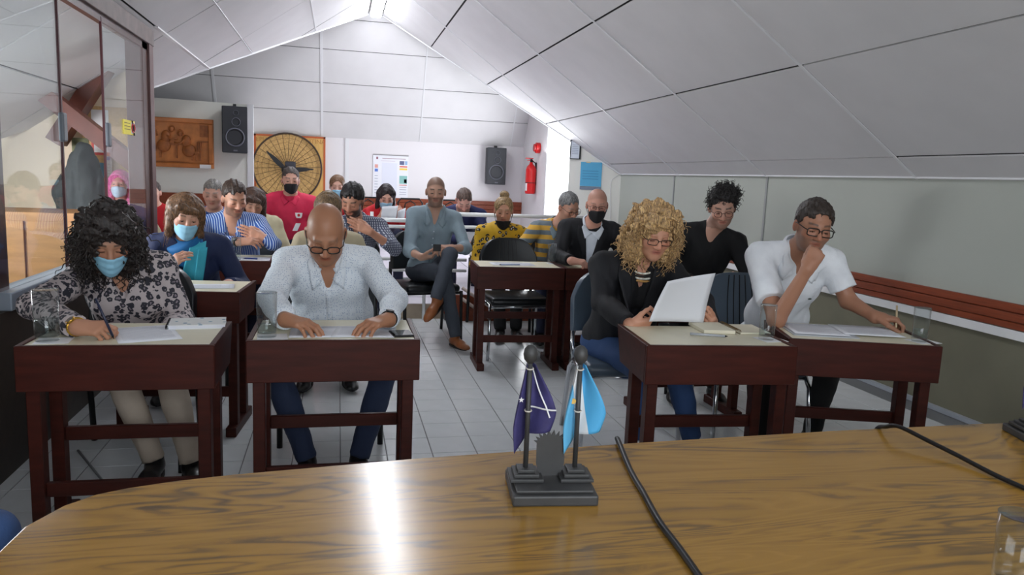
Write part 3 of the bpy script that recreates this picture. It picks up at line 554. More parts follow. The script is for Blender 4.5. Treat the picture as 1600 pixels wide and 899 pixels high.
for k in range(3): MB().box(.001, .003, A_[1]*.9, B_[1]*.1, zc+A_[2]*(.55-.45*k), zc+A_[2]*(.63-.45*k)).build('print', mat('sticker_ink', (120, 96, 40), .6), ys)
ct = thing('hanging_coat', 'dark grey coat hanging on a stand behind the glass', 'coat', aty(118, 330, 7.0)*np.array([1, 1, 0]))
# ------------------------------------------------------------------ on the meeting table
TZ = .75
m_iron = mat('dark_grey_metal', (66, 66, 66), .5, .2, var=.1, vscale=20)
def flag_stand(label, loc, rz, cols, both=True):
    t = thing('desk_flag_stand', label, 'flag stand', loc, rz, 'table flag stands')
    b = MB().box(-.085, .085, -.072, .072, 0, .022).build('base', m_iron, t, bev=.004); MB().box(-.077, .077, -.06, .06, .022, .028).build('base_step', m_iron, b, bev=.002)
    for s in (-1, 1):
        for k in range(3): q = .034-.008*k; MB().box(s*.051-q, s*.051+q, .012-q, .012+q, .028+.007*k, .035+.007*k).build('pedestal_step', m_iron, b, bev=.0015)
        MB().tube([(s*.051, .012, .045), (s*.051, .012, .272)], .0052, 12).build('pole', m_iron, t, smooth=True)
        MB().lathe([(.0001, .265), (.006, .266), (.0125, .274), (.0145, .2845), (.0125, .295), (.006, .302), (.0001, .304)], 20, (s*.051, .012, 0)).build('finial', m_iron, t, smooth=True)
        fo = []
        m = cols[0] if s < 0 else cols[1]
        def fl(i, j):
            a = i*2-1; wv = .012+.034*math.sin(min(1, j*1.12)*PI*.52)**1.1*(1 if j < .7 else 1-.3*(j-.7)/.3)
            x = s*.051+(wv*max(0, a)**.9*1.25 if a > 0 else a*wv*.62)+.003*math.sin(a*5+j*3); y = .012+.012*math.sin(a*3.6+2*j)+(.01 if s < 0 else .008)
            z = .262-.15*j-(.035*(a < 0)*abs(a)*j)+(.012*a*j if a > 0 else 0)-(.05*j*(1-abs(a)))*.0
            return (x, y, z)
        f = MB().grid(fl, 20, 24).build('flag', m, t, smooth=True, solid=.0012)
        for z in (.255, .168): MB().tube([(s*.051+.0068*math.cos(a), .012+.0068*math.sin(a), z+.001*math.sin(a)) for a in np.linspace(0, 2*PI, 14, endpoint=False)], .0016, 5, closed=True).build('flag_tie', mat('cord_white', (206, 200, 190), .7), f, smooth=True)
        if s < 0:
            for cx, cz in ((-.012, -.075), ): 
                pts = [np.array(fl(.22, .42))+np.array([r_*math.cos(a), -.004, r_*math.sin(a)]) for r_, a in [((.006 if k % 2 == 0 else .0025), PI/2+k*PI/5) for k in range(10)]]
                MB().prism(pts, (0, .001, 0)).build('star', m_white, f)
            MB().tube([np.array(fl(.5+.4*q, .02+.75*q*q))+np.array([0, -.003, 0]) for q in np.linspace(0, 1, 10)], .0018, 5).build('white_band', m_white, f); MB().tube([np.array(fl(q, .55+.12*q))+np.array([0, -.003, 0]) for q in np.linspace(.5, 1, 8)], .0018, 5).build('white_band', m_white, f)
        else:
            sp = np.array(fl(.3, .45))+np.array([0, -.003, 0]); MB().tube([sp, sp+np.array([0, -.0005, 0])], .006, 10).build('sun', mat('flag_sun', (214, 176, 90), .6), f)
    sh = [(-.029, .098), (-.029, .055), (-.024, .038), (-.018, .03), (.018, .03), (.024, .038), (.029, .055), (.029, .098)]
    rays = []
    for k in range(11):
        a = PI-k*PI/10; rr = (.0285, .0165); rays += [(rr[0]*math.cos(a)*1.0, .098+rr[1]*math.sin(a)), ]
        if k < 10: a2 = a-PI/20; rays += [(.036*math.cos(a2), .098+.027*math.sin(a2)+.001)]
    MB().prism([(x, .014, z) for x, z in sh[:1]+sh[1:]]+[(x, .014, z) for x, z in rays[::-1]], (0, .004, 0)).build('emblem', m_iron, t)
    return t
def flag_mat(name, stops, axis):
    m, nt, b, mp = nodes_of(name, .7); s = sepxyz(nt, mp.outputs[0]); o = ramp(nt, math_(nt, 'MULTIPLY_ADD', s[axis], 14.0 if axis == 0 else 5.0, .5 if axis == 0 else -.5), stops, 'CONSTANT'); nt.links.new(o, b.inputs['Base Color']); return m
m_fnavy = mat('navy_flag_cloth', (58, 54, 104), .7, var=.25, vscale=30)
m_fblue, nt, b, mp = nodes_of('sky_white_flag_cloth', .7); s = sepxyz(nt, mp.outputs[0])
o = ramp(nt, math_(nt, 'ADD', math_(nt, 'MULTIPLY', math_(nt, 'SUBTRACT', s[0], .051), 11.0), math_(nt, 'MULTIPLY_ADD', s[2], 1.6, .12)), [(0, (96, 178, 222)), (.33, (224, 228, 230)), (.58, (78, 168, 218))], 'CONSTANT'); nt.links.new(o, b.inputs['Base Color'])
s0 = atz(808, 794, TZ); s1 = atz(934, 793, TZ); c = (s0+s1)/2
flag_stand('dark metal flag stand with navy and sky-blue flags in mid table', (c[0]+.005, c[1]+.074, TZ), math.atan2(s1[1]-s0[1], s1[0]-s0[0]), (m_fnavy, m_fblue))
flag_stand('dark metal flag stand cut off by the right picture edge', (1.845, 1.55, TZ), -.28, (m_fnavy, m_fblue))
m_cable = mat('black_cable', (20, 20, 22), .4)
def cable(label, pts, r):
    P3 = [np.array(p, float) for p in pts]; base = P3[0]*np.array([1, 1, 0])+np.array([0, 0, TZ]); out = []
    Q = [P3[0]]+P3+[P3[-1]]
    for i in range(1, len(Q)-2):
        for k in range(6):
            u = k/6; out.append(.5*((2*Q[i])+(-Q[i-1]+Q[i+1])*u+(2*Q[i-1]-5*Q[i]+4*Q[i+1]-Q[i+2])*u*u+(-Q[i-1]+3*Q[i]-3*Q[i+1]+Q[i+2])*u**3))
    out.append(P3[-1]); o = MB().tube([q-base for q in out], r, 8).build('microphone_cable', m_cable, None, base, smooth=True); return tag(o, label, 'cable')
za = TZ+.007
cable('black cable crossing the table beside the flag stand', [(.70, 1.72, .55), (.695, 1.70, .70), (.672, 1.672, .757)]+[tuple(atz(x, y, za)) for x, y in ((985, 735), (1005, 770), (1030, 815), (1060, 855), (1095, 905), (1130, 960))], .0062)
cable('black cable looping over the far table edge on the right', [(1.43, 1.72, .66), (1.435, 1.705, .74), tuple(atz(1385, 667, .77)), tuple(atz(1405, 667, .785)), tuple(atz(1450, 689, .775)), tuple(atz(1500, 714, .764)), tuple(atz(1560, 745, .757)), tuple(atz(1640, 780, .757))], .0055)
# ------------------------------------------------------------------ drinking glasses
def clear(name, tint, ior, rough=.02):
    m = bpy.data.materials.new(name); m.use_nodes = True; MATS[name] = m; nt = m.node_tree; nt.nodes.remove(nt.nodes['Principled BSDF'])
    t = nt.nodes.new('ShaderNodeBsdfTransparent'); t.inputs[0].default_value = (*tint, 1); g = nt.nodes.new('ShaderNodeBsdfGlossy'); g.inputs['Roughness'].default_value = rough; lw = nt.nodes.new('ShaderNodeLayerWeight'); lw.inputs[0].default_value = .5; pw = nt.nodes.new('ShaderNodeMath'); pw.operation = 'POWER'; pw.inputs[1].default_value = 3.5; f = nt.nodes.new('ShaderNodeMath'); f.operation = 'MULTIPLY_ADD'; f.inputs[1].default_value = .35*ior; f.inputs[2].default_value = .03; nt.links.new(lw.outputs['Facing'], pw.inputs[0]); nt.links.new(pw.outputs[0], f.inputs[0]); x = nt.nodes.new('ShaderNodeMixShader')
    for a, b in ((f.outputs[0], x.inputs[0]), (t.outputs[0], x.inputs[1]), (g.outputs[0], x.inputs[2]), (x.outputs[0], nt.nodes['Material Output'].inputs[0])): nt.links.new(a, b)
    return m
m_gl = clear('clear_glass', (.955, .97, .97), 1.6); m_wat = clear('water', (.86, .91, .92), 1.5)
def drink(label, p, hh=.145, r=.034, lvl=.4, coaster=True):
    t = thing('drinking_glass', label, 'glass', p, 0, 'glasses of water')
    MB().lathe([(.001, .002), (r*.9, .0), (r*.93, .01), (r, hh), (r-.0018, hh), (r*.9, .02), (r*.85, .014), (.001, .014)], 28).build('tumbler', m_gl, t, smooth=True)
    MB().lathe([(r-.0004, hh-.0015), (r+.0005, hh), (r-.0006, hh+.0012), (r-.002, hh)], 28).build('rim', clear('glass_rim', (.8, .83, .83), 1.8), t, smooth=True)
    if lvl: MB().lathe([(.001, .016), (r*.84, .016), (r*.9, hh*lvl), (.001, hh*lvl)], 24).build('water', m_wat, t, smooth=True)
    return t
def napkin(label, p, rz, w=.055, d=.05): return tag(MB().box(-w, w, -d, d, 0, .0012).build('paper_napkin', mat('napkin_white', (238, 238, 240), .8), None, p, rz), label, 'napkin', 'paper napkins under glasses')
DT = .7485
for lab, px_, lv, who in (('tall water glass at the left end of the masked woman\'s desk', (74, 533), .42, 'curly-haired woman'), ('tall water glass on the bald man\'s desk', (417, 527), .28, 'bald man'), ('water glass on the blonde woman\'s desk beside the notebook', (1197, 531), .25, 'blonde woman'), ('water glass at the right end of the white-polo man\'s desk', (1436, 534), .35, 'white-polo man'), ('water glass between the empty chair and the blazer man', (862, 412), .5, 'blazer man'), ('water glass in front of the striped-shirt man', (369, 406), .4, 'striped-shirt man')):
    q = atz(*px_, DT); drink(lab, (q[0], q[1], DT+.0025), lvl=lv, r=.042 if 'masked' in lab else .038 if 'tall' in lab else .034, hh=.18 if 'masked' in lab else .168 if 'tall' in lab else .147)
    napkin('white paper napkin under the water glass near the '+who, (q[0]+.02, q[1], DT), .1)
q = atz(1610, 915, TZ); drink('empty glass at the bottom right corner of the table', (1.092, .945, TZ), lvl=0, r=.034, hh=.12)
# ------------------------------------------------------------------ papers, notebooks, pens, phone
m_pap = mat('white_paper', (236, 238, 244), .75); m_ink = mat('print_grey', (176, 180, 192), .8)
def paper(label, c, rz, w=.105, d=.1485, lines=12, z=DT, curl=0, group='loose papers on the desks'):
    t = thing('paper_sheet', label, 'paper', (c[0], c[1], z), rz, group)
    MB().grid(lambda i, j: ((i*2-1)*w, (j*2-1)*d, .0012+curl*((i*2-1)**2)*.01), 8, 4).build('sheet', m_pap, t, smooth=True, solid=.0006)
    mb = MB()
    for k in range(lines): yy = d*.85-k*d*1.7/lines; x1 = w*(.85 if k % 4 else .5); mb.add([(-w*.82, yy, .0019+curl*.006), (x1, yy, .0019+curl*.006), (x1, yy-.003, .0019+curl*.006), (-w*.82, yy-.003, .0019+curl*.006)], [(0, 1, 2, 3)])
    mb.build('print', m_ink, t); return t
def at_desk(x, y): return atz(x, y, DT)
paper('printed sheet under the writing hand of the curly-haired woman', at_desk(228, 522), .35, .105, .14)
paper('printed sheet between the hands of the bald man', at_desk(515, 519), .0, .15, .105)
paper('printed sheet under the bald man\'s left hand', at_desk(570, 520), -.12, .12, .1, z=DT+.002)
paper('white form on the desk before the teal-scarf woman', at_desk(325, 448), .1, .13, .08)
paper('printed sheet on the desk in front of the empty armchair', at_desk(800, 413), .0, .16, .1)
paper('sheet under the blazer man\'s hand', at_desk(915, 412), .1, .1, .1)
paper('printed sheet at the right of the blazer man\'s hand', at_desk(938, 413), -.1, .08, .1, z=DT+.002)
paper('white papers on the desk of the striped-shirt man', at_desk(395, 405), 0, .13, .1)
paper('stack of papers in front of the black-sweater man', at_desk(1138, 456), .05, .13, .12)
paper('printed sheet at the left of the white-polo man\'s folder', at_desk(1272, 517), -.3, .12, .13, z=DT+.006)
paper('printed sheet under the white-polo man\'s writing hand', at_desk(1352, 520), -.3, .13, .12, z=DT+.008)
f = thing('document_folder', 'pale folder under the papers of the white-polo man', 'folder', (*at_desk(1285, 519)[:2], DT), -.3); MB().box(-.16, .12, -.12, .12, 0, .004).build('cover', mat('folder_grey', (190, 194, 200), .5), f)
def notebook(label, c, rz, w, d, th, cover, page):
    t = thing('notebook', label, 'notebook', (c[0], c[1], DT), rz); MB().box(-w+.004, w-.002, -d+.003, d-.003, .003, th-.002).build('pages', page, t)
    MB().box(-w, w, -d, d, 0, .003).build('back_cover', cover, t); MB().box(-w, w, -d, d, th-.002, th).build('front_cover', cover, t); return t
m_cov, nt, b, mp = nodes_of('leaf_print_cover', .5); vn = nt.nodes.new('ShaderNodeTexVoronoi'); vn.inputs['Scale'].default_value = 22; vn.inputs['Randomness'].default_value = .8; nt.links.new(mp.outputs[0], vn.inputs['Vector'])
nn = nt.nodes.new('ShaderNodeTexNoise'); nn.inputs['Scale'].default_value = 30; nt.links.new(mp.outputs[0], nn.inputs['Vector']); o = ramp(nt, math_(nt, 'ADD', vn.outputs['Distance'], math_(nt, 'MULTIPLY', nn.outputs[0], .35)), [(.0, (86, 130, 160)), (.33, (150, 180, 196)), (.38, (226, 228, 226))], 'CONSTANT'); nt.links.new(o, b.inputs['Base Color'])
t = notebook('closed notebook with blue leaf pattern on the curly-haired woman\'s desk', at_desk(309, 509), .12, .105, .075, .018, m_cov, mat('page_edge', (226, 228, 236), .8))
for k in range(12): MB().tube([(-.105+.006*math.cos(a), -.07+k*.0127, .009+.011*math.sin(a)) for a in np.linspace(0, 2*PI, 10, endpoint=False)], .0012, 4, closed=True).build('spiral_ring', m_btube, t)
nb = thing('spiral_notebook', 'open cream spiral notebook in front of the blonde woman', 'notebook', (*at_desk(1140, 516)[:2], DT), -.1); m_crm = mat('cream_page', (232, 226, 204), .8)
MB().box(-.155, -.012, -.09, .1, 0, .016).build('left_pages', m_crm, nb, bev=.002); MB().box(.012, .15, -.09, .1, 0, .008).build('right_pages', m_crm, nb, bev=.002)
for k in range(16): MB().tube([(.016*math.cos(a), -.085+k*.0118, .009+.012*math.sin(a)) for a in np.linspace(0, 2*PI, 10, endpoint=False)], .0013, 4, closed=True).build('spiral_ring', mat('bronze_wire', (120, 96, 60), .4, .7), nb)
def pen(label, a, b, m, tipm=None, r=.0045):
    a = np.array(a, float); b = np.array(b, float); d = (b-a)/np.linalg.norm(b-a); t = thing('pen', label, 'pen', a)
    MB().tube([b-a-d*.0, b-a-d*.05, d*.012], r, 8).build('barrel', m, t, smooth=True); MB().tube([d*.012, d*.0], [r*.9, r*.2], 8).build('tip', tipm or m_btube, t, smooth=True); return t
pen('black capped pen lying before the open spiral notebook', np.append(at_desk(1137, 528)[:2], DT+.006), np.append(at_desk(1078, 524)[:2], DT+.006), mat('clear_pen', (180, 184, 190), .2), r=.0055)
pen('black pen on the desk before the teal-scarf woman', np.append(at_desk(262, 450)[:2], DT+.006), np.append(at_desk(277, 450)[:2], DT+.006), m_btube)
pen('thin blue pen on the desk in front of the empty armchair', np.append(at_desk(780, 415)[:2], DT+.006), np.append(at_desk(812, 415)[:2], DT+.006), mat('pale_pen', (150, 164, 196), .3))
pen('blue pen on the striped-shirt man\'s desk', np.append(at_desk(380, 405)[:2], DT+.006), np.append(at_desk(402, 406)[:2], DT+.006), mat('blue_pen', (30, 60, 150), .3))
ph_ = thing('mobile_phone', 'black phone lying on the right of the bald man\'s desk', 'phone', (*at_desk(627, 523)[:2], DT), .12)
MB().box(-.042, .042, -.052, .052, 0, .008).build('case', m_btube, ph_, bev=.004); MB().box(-.039, .039, -.048, .048, .008, .0085).build('screen', mat('phone_screen', (14, 15, 20), .04), ph_)
# ------------------------------------------------------------------ people: implicit surfaces -> one continuous mesh
def vec(*a): return np.array(a, float)
def nrm(v): v = np.asarray(v, float); return v/(np.linalg.norm(v)+1e-12)
def sstep(a, b, x): t = np.clip((x-a)/(b-a), 0, 1); return t*t*(3-2*t)
class SDF:
    def __init__(s): s.ops = []; s.noise = None
    def cone(s, a, b, ra, rb, k=.02, mode='u'):
        a = np.asarray(a, np.float32); b = np.asarray(b, np.float32); ba = b-a; L2 = float(ba@ba)+1e-12
        def fn(P):
            q = P-a; t = np.clip((q@ba)/L2, 0, 1); q = q-t[..., None]*ba
            return np.sqrt((q*q).sum(-1))-(ra+(rb-ra)*t)
        s.ops.append((mode, (a+b)/2, math.sqrt(L2)/2+max(ra, rb), k, fn)); return s
    def ell(s, c, r, ax=None, k=.02, mode='u'):
        c = np.asarray(c, np.float32); r = np.asarray(r, np.float32); A = np.eye(3, dtype=np.float32) if ax is None else np.asarray(ax, np.float32)  # columns = axes
        def fn(P):
            q = ((P-c)@A)/r; k0 = np.sqrt((q*q).sum(-1)); q = q/r; k1 = np.sqrt((q*q).sum(-1))+1e-6
            return k0*(k0-1)/k1
        s.ops.append((mode, c, float(r.max()), k, fn)); return s
    def cut(s, p, n, c=None, b=10.0):  # drop what lies beyond the plane, inside a sphere round c
        p = np.asarray(p, np.float32); n = np.asarray(nrm(n), np.float32)
        c = p if c is None else np.asarray(c, np.float32)
        def fn(P):
            d = (P-p)@n
            if b < 5: d = np.where(((P-c)**2).sum(-1) < b*b, d, -1.0)
            return d
        s.ops.append(('c', c, b, 0, fn)); return s
    def func(s, mode, c, b, k, fn): s.ops.append((mode, np.asarray(c, np.float32), b, k, fn)); return s
    def ev(s, P, cen, half):
        d = np.full(P.shape[:2], 1.0, np.float32)
        for mode, c, b, k, fn in s.ops:
            i = np.nonzero(((cen-c)**2).sum(-1) < (b+half+k+.012)**2)[0]
            if not len(i): continue
            e = fn(P[i]); o = d[i]
            if mode == 'u':
                if k > 0: hh = np.maximum(k-np.abs(o-e), 0)/k; d[i] = np.minimum(o, e)-hh*hh*k*.25
                else: d[i] = np.minimum(o, e)
            elif mode == 's':
                if k > 0: hh = np.maximum(k-np.abs(o+e), 0)/k; d[i] = np.maximum(o, -e)+hh*hh*k*.25
                else: d[i] = np.maximum(o, -e)
            else: d[i] = np.maximum(o, e)
        if s.noise is not None: d = d+s.noise(P)
        return d
    def at(s, P):
        P = np.asarray(P, np.float32).reshape(-1, 1, 3); return s.ev(P, P[:, 0], 0.0)[:, 0]
    def project(s, P, direction, far=.25, off=.003):  # march points along direction onto the surface
        D = np.asarray(nrm(direction), np.float32); Q = np.asarray(P, np.float32)-D*far; t = np.zeros(len(Q), np.float32)
        for _ in range(60):
            d = s.at(Q+D*t[:, None]); t = np.minimum(t+np.clip(d, -.01, .02)*.8, far+.1)
        return Q+D*(t-off)[:, None]
    def mesh(s, h):
        un = [o for o in s.ops if o[0] == 'u']
        lo = np.min([o[1]-o[2] for o in un], 0)-.02; hi = np.max([o[1]+o[2] for o in un], 0)+.02
        n = 6; B = n*h; nb = np.ceil((hi-lo)/B).astype(int)
        I = np.stack(np.meshgrid(*[np.arange(q) for q in nb], indexing='ij'), -1).reshape(-1, 3)
        cen = (lo+(I+.5)*B).astype(np.float32); half = B*.8661
        nz, s.noise = s.noise, None; d = s.ev(cen[:, None], cen, 0.06)[:, 0]; s.noise = nz
        keep = np.abs(d) < half*1.5+.02; I = I[keep]; cen = cen[keep]
        g = np.stack(np.meshgrid(*[np.arange(n+1)]*3, indexing='ij'), -1).reshape(-1, 3)
        P = (lo+I[:, None]*B+g[None]*h).astype(np.float32)
        D = s.ev(P, cen, half).reshape(-1, n+1, n+1, n+1)
        ins = D < 0
        C = [(0, 0, 0), (1, 0, 0), (0, 1, 0), (1, 1, 0), (0, 0, 1), (1, 0, 1), (0, 1, 1), (1, 1, 1)]
        cnt = sum(ins[:, a:a+n, b:b+n, c:c+n].astype(np.int8) for a, b, c in C)
        bi, x, y, z = np.nonzero((cnt > 0) & (cnt < 8))
        val = np.stack([D[bi, x+a, y+b, z+c] for a, b, c in C], 1)
        pos = np.zeros((len(bi), 3)); num = np.zeros(len(bi))
        CA = np.array(C, float)
        for i in range(8):
            for j in range(i+1, 8):
                if np.abs(CA[i]-CA[j]).sum() != 1: continue
                m = (val[:, i] < 0) != (val[:, j] < 0)
                t = val[m, i]/(val[m, i]-val[m, j]); pos[m] += CA[i]+t[:, None]*(CA[j]-CA[i]); num[m] += 1
        G = I[bi]*n+np.stack([x, y, z], 1)
        Vt = lo+(G+pos/num[:, None])*h
        M = nb*n+2; key = lambda q: ((q[:, 0]+1)*M[1]+q[:, 1]+1)*M[2]+q[:, 2]+1
        K = key(G); order = np.argsort(K); Ks = K[order]
        def find(q):
            k = key(q); i = np.clip(np.searchsorted(Ks, k), 0, len(Ks)-1); return np.where(Ks[i] == k, order[i], -1)
        F = []
        for a, ci in ((0, 1), (1, 2), (2, 4)):
            m = (val[:, 0] < 0) != (val[:, ci] < 0); q = G[m]; flip = val[m, 0] < 0
            e1 = np.zeros(3, int); e2 = np.zeros(3, int); e1[(a+1) % 3] = 1; e2[(a+2) % 3] = 1
            f = np.stack([find(q), find(q-e1), find(q-e1-e2), find(q-e2)], 1)
            ok = (f >= 0).all(1); f = f[ok]; fl = flip[ok]; f[~fl] = f[~fl][:, ::-1]; F.append(f)
        return Vt, np.concatenate(F)
def np_mesh(name, V_, F, m, cols=None):
    me = bpy.data.meshes.new(name); me.vertices.add(len(V_)); me.vertices.foreach_set('co', np.asarray(V_, np.float32).ravel())
    me.loops.add(F.size); me.loops.foreach_set('vertex_index', F.ravel().astype(np.int32)); me.polygons.add(len(F))
    k = F.shape[1]; me.polygons.foreach_set('loop_start', np.arange(0, F.size, k, dtype=np.int32)); me.polygons.foreach_set('loop_total', np.full(len(F), k, np.int32))
    me.polygons.foreach_set('use_smooth', np.ones(len(F), bool)); me.update(calc_edges=True); me.materials.append(m)
    if cols is not None:
        at = me.color_attributes.new('Col', 'FLOAT_COLOR', 'POINT'); at.data.foreach_set('color', np.concatenate([cols, np.ones((len(cols), 1))], 1).astype(np.float32).ravel())
    return me
def wnoise(amp, scale, seed, aniso=(1, 1, 1)):
    r = np.random.RandomState(seed); W = [(nrm(r.normal(size=3))*np.array(aniso)*scale*f, r.uniform(0, 6.28), a) for f, a in ((1, 1), (1.3, .9), (1.9, .6), (2.7, .45), (3.9, .3), (5.2, .2))]
    W = [(np.asarray(k, np.float32), p, a) for k, p, a in W]
    def fn(P):
        o = np.zeros(P.shape[:-1], np.float32); wv = np.zeros_like(o)
        for k, p, a in W: wv = np.sin(P@k+p+1.3*wv); o += a*wv
        return o*(amp/2)
    return fn
m_skin = bpy.data.materials.new('skin'); m_skin.use_nodes = True; MATS['skin'] = m_skin
_nt = m_skin.node_tree; _b = _nt.nodes['Principled BSDF']; _a = _nt.nodes.new('ShaderNodeVertexColor'); _a.layer_name = 'Col'
_nt.links.new(_a.outputs[0], _b.inputs['Base Color']); _b.inputs['Roughness'].default_value = .48; _b.inputs['Subsurface Weight'].default_value = .08; _b.inputs['Subsurface Radius'].default_value = (.012, .005, .003); _b.inputs['Subsurface Scale'].default_value = .6
def hairmat(name, c, rough=.45, stretch=(60, 60, 12)):
    if name in MATS: return MATS[name]
    m, nt, b, mp = nodes_of(name, rough); mp.inputs['Scale'].default_value = stretch
    n = nt.nodes.new('ShaderNodeTexNoise'); n.inputs['Scale'].default_value = 3; n.inputs['Detail'].default_value = 4; n.inputs['Distortion'].default_value = .6; nt.links.new(mp.outputs[0], n.inputs['Vector'])
    c = np.array(c, float); o = ramp(nt, n.outputs[0], [(.3, tuple(c*.5)), (.5, tuple(c)), (.72, tuple(np.minimum(255, c*1.45)))]); nt.links.new(o, b.inputs['Base Color'])
    bp = nt.nodes.new('ShaderNodeBump'); bp.inputs['Strength'].default_value = .6; bp.inputs['Distance'].default_value = .006; nt.links.new(n.outputs[0], bp.inputs['Height']); nt.links.new(bp.outputs[0], b.inputs['Normal'])
    return m
def head_axes(yaw, pitch, roll):
    y, p, r = (math.radians(a) for a in (yaw, pitch, roll)); z = vec(0, 0, 1)
    f0 = vec(math.sin(y), -math.cos(y), 0); x0 = vec(math.cos(y), math.sin(y), 0)
    f = f0*math.cos(p)-z*math.sin(p); u = z*math.cos(p)+f0*math.sin(p)
    x = x0*math.cos(r)+u*math.sin(r); u = u*math.cos(r)-x0*math.sin(r)
    return np.stack([x, f, u], 1)  # columns
def two_bone(S, W, l1, l2, hint):
    d = W-S; D = np.linalg.norm(d)
    if D > (l1+l2)*.985: s = D/((l1+l2)*.985); l1 *= s; l2 *= s
    a = (l1*l1-l2*l2+D*D)/(2*D); hgt = math.sqrt(max(l1*l1-a*a, 0)); d = d/D; h = np.asarray(hint, float); h = nrm(h-(h@d)*d)
    return S+d*a+h*hgt
POSES = dict(relax=((.35, .45, .3), (.4, .5, .3), (.45, .55, .35), (.5, .55, .35)), flat=((.08, .12, .1),)*4, fist=((1.2, 1.5, .9), (1.25, 1.5, .9), (1.3, 1.5, .9), (1.3, 1.5, .9)),
             pen=((.7, .9, .4), (.85, 1.0, .5), (1.0, 1.2, .7), (1.1, 1.3, .8)), grip=((.75, .9, .4), (.8, .95, .45), (.85, 1.0, .5), (.9, 1.0, .5)), pinch=((.6, .8, .4), (.45, .6, .35), (.4, .5, .3), (.35, .5, .3)))
def hand(S, W, d, n, s, pose='relax', sc=1.0, thumb=.5):
    d = nrm(d); n = nrm(np.asarray(n, float)-(np.asarray(n, float)@d)*d); t = np.cross(d, n) if s < 0 else np.cross(n, d)
    S.cone(W, W+d*.03*sc, .027*sc, .026*sc, .02)
    offs = (.027, .009, -.010, -.027); dist = (.086, .09, .085, .076)
    lens = ((.043, .026, .021), (.047, .029, .022), (.043, .027, .021), (.034, .021, .019)); rads = (.0092, .0094, .009, .008)
    for i in range(4):
        k0 = W+(d*dist[i]+t*offs[i])*sc
        S.cone(W+(d*.022+t*offs[i]*.6)*sc, k0, .0175*sc, .0125*sc, .012)
        a = 0; p = k0
        for j in range(3):
            a += POSES[pose][i][j]; q = p+(d*math.cos(a)+n*math.sin(a)+t*(.06*(1.5-i))*(1 if j == 0 else .3))*lens[i][j]*sc
            S.cone(p, q, (rads[i]-.0007*j)*sc, (rads[i]-.0007*(j+1))*sc, .0045); p = q
    p = W+(d*.022+t*.026+n*.006)*sc; th = thumb
    for j, (L, r0, r1) in enumerate(((.044, .0155, .0125), (.032, .0118, .0105), (.027, .0102, .0085))):
        dd = nrm(d*(.75+.12*j)+t*(.62-.28*j)*(1.2-th)+n*(.35+.25*th)); q = p+dd*L*sc; S.cone(p, q, r0*sc, r1*sc, .01 if j == 0 else .006); p = q
def build_head(S, C, A, sc, o):
    W_ = lambda x, f, u: C+A@(np.array([x, f, u])*sc)
    jw = o.get('jaw', 1.0); fw = o.get('face_w', 1.0)
    E = lambda x, f, u, r, k=.02, m='u': S.ell(W_(x, f, u), np.array(r)*sc, A, k*sc, m)
    E(0, -.014, .03, (.075, .096, .088)); E(0, .022, -.028, (.063*fw, .069, .085), .03); E(0, .03, -.078, (.05*jw*fw, .052, .042), .03)
    E(0, .07, -.103, (.021*jw, .018, .018), .03)
    for s in (-1, 1): E(s*.04, .06, -.03, (.024*fw, .024, .024), .025)
    S.cone(W_(-.033, .078, .02), W_(.033, .078, .02), .012*sc, .012*sc, .018*sc)
    for s in (-1, 1): E(s*.032, .101, -.003, (.019, .0135, .0115), .012, 's')
    S.cone(W_(0, .088, .008), W_(0, .109, -.034), .008*sc, .0125*sc, .012*sc)
    for s in (-1, 1): E(s*.0125, .098, -.038, (.0095, .012, .0085), .008)
    for s in (-1, 1):
        E(s*.031, .0765, -.003, (.0158, .0145, .0135), .004)
        if o.get('eyes', 0) > 0: S.cone(W_(s*.031-.0095, .094, -.0035-o.get('look', 0)), W_(s*.031+.0095, .094, -.0035-o.get('look', 0)), .0042*o['eyes']*sc, .0042*o['eyes']*sc, .002*sc, 's')
    if not o.get('mask'):
        S.cone(W_(-.019, .084, -.0605), W_(.019, .084, -.0605), .0055*sc, .0055*sc, .005*sc); S.cone(W_(0, .0905, -.0595), W_(0, .0905, -.0595), .006*sc, .006*sc, .008*sc)
        S.cone(W_(-.016, .084, -.0725), W_(.016, .084, -.0725), .0065*sc, .0065*sc, .006*sc)
        S.cone(W_(-.021, .096, -.0665), W_(.021, .096, -.0665), .0028*sc, .0028*sc, .003*sc, 's')
    for s in (-1, 1):
        if o.get('noears'): break
        ea = A@np.array([[math.cos(.35), s*math.sin(.35), 0], [-s*math.sin(.35), math.cos(.35), 0], [0, 0, 1]]).T
        S.ell(W_(s*.079, -.012, -.012), np.array([.008, .018, .03])*sc, ea, .008*sc); S.ell(W_(s*.089, -.006, -.008), np.array([.007, .010, .017])*sc, ea, .006*sc, 's')
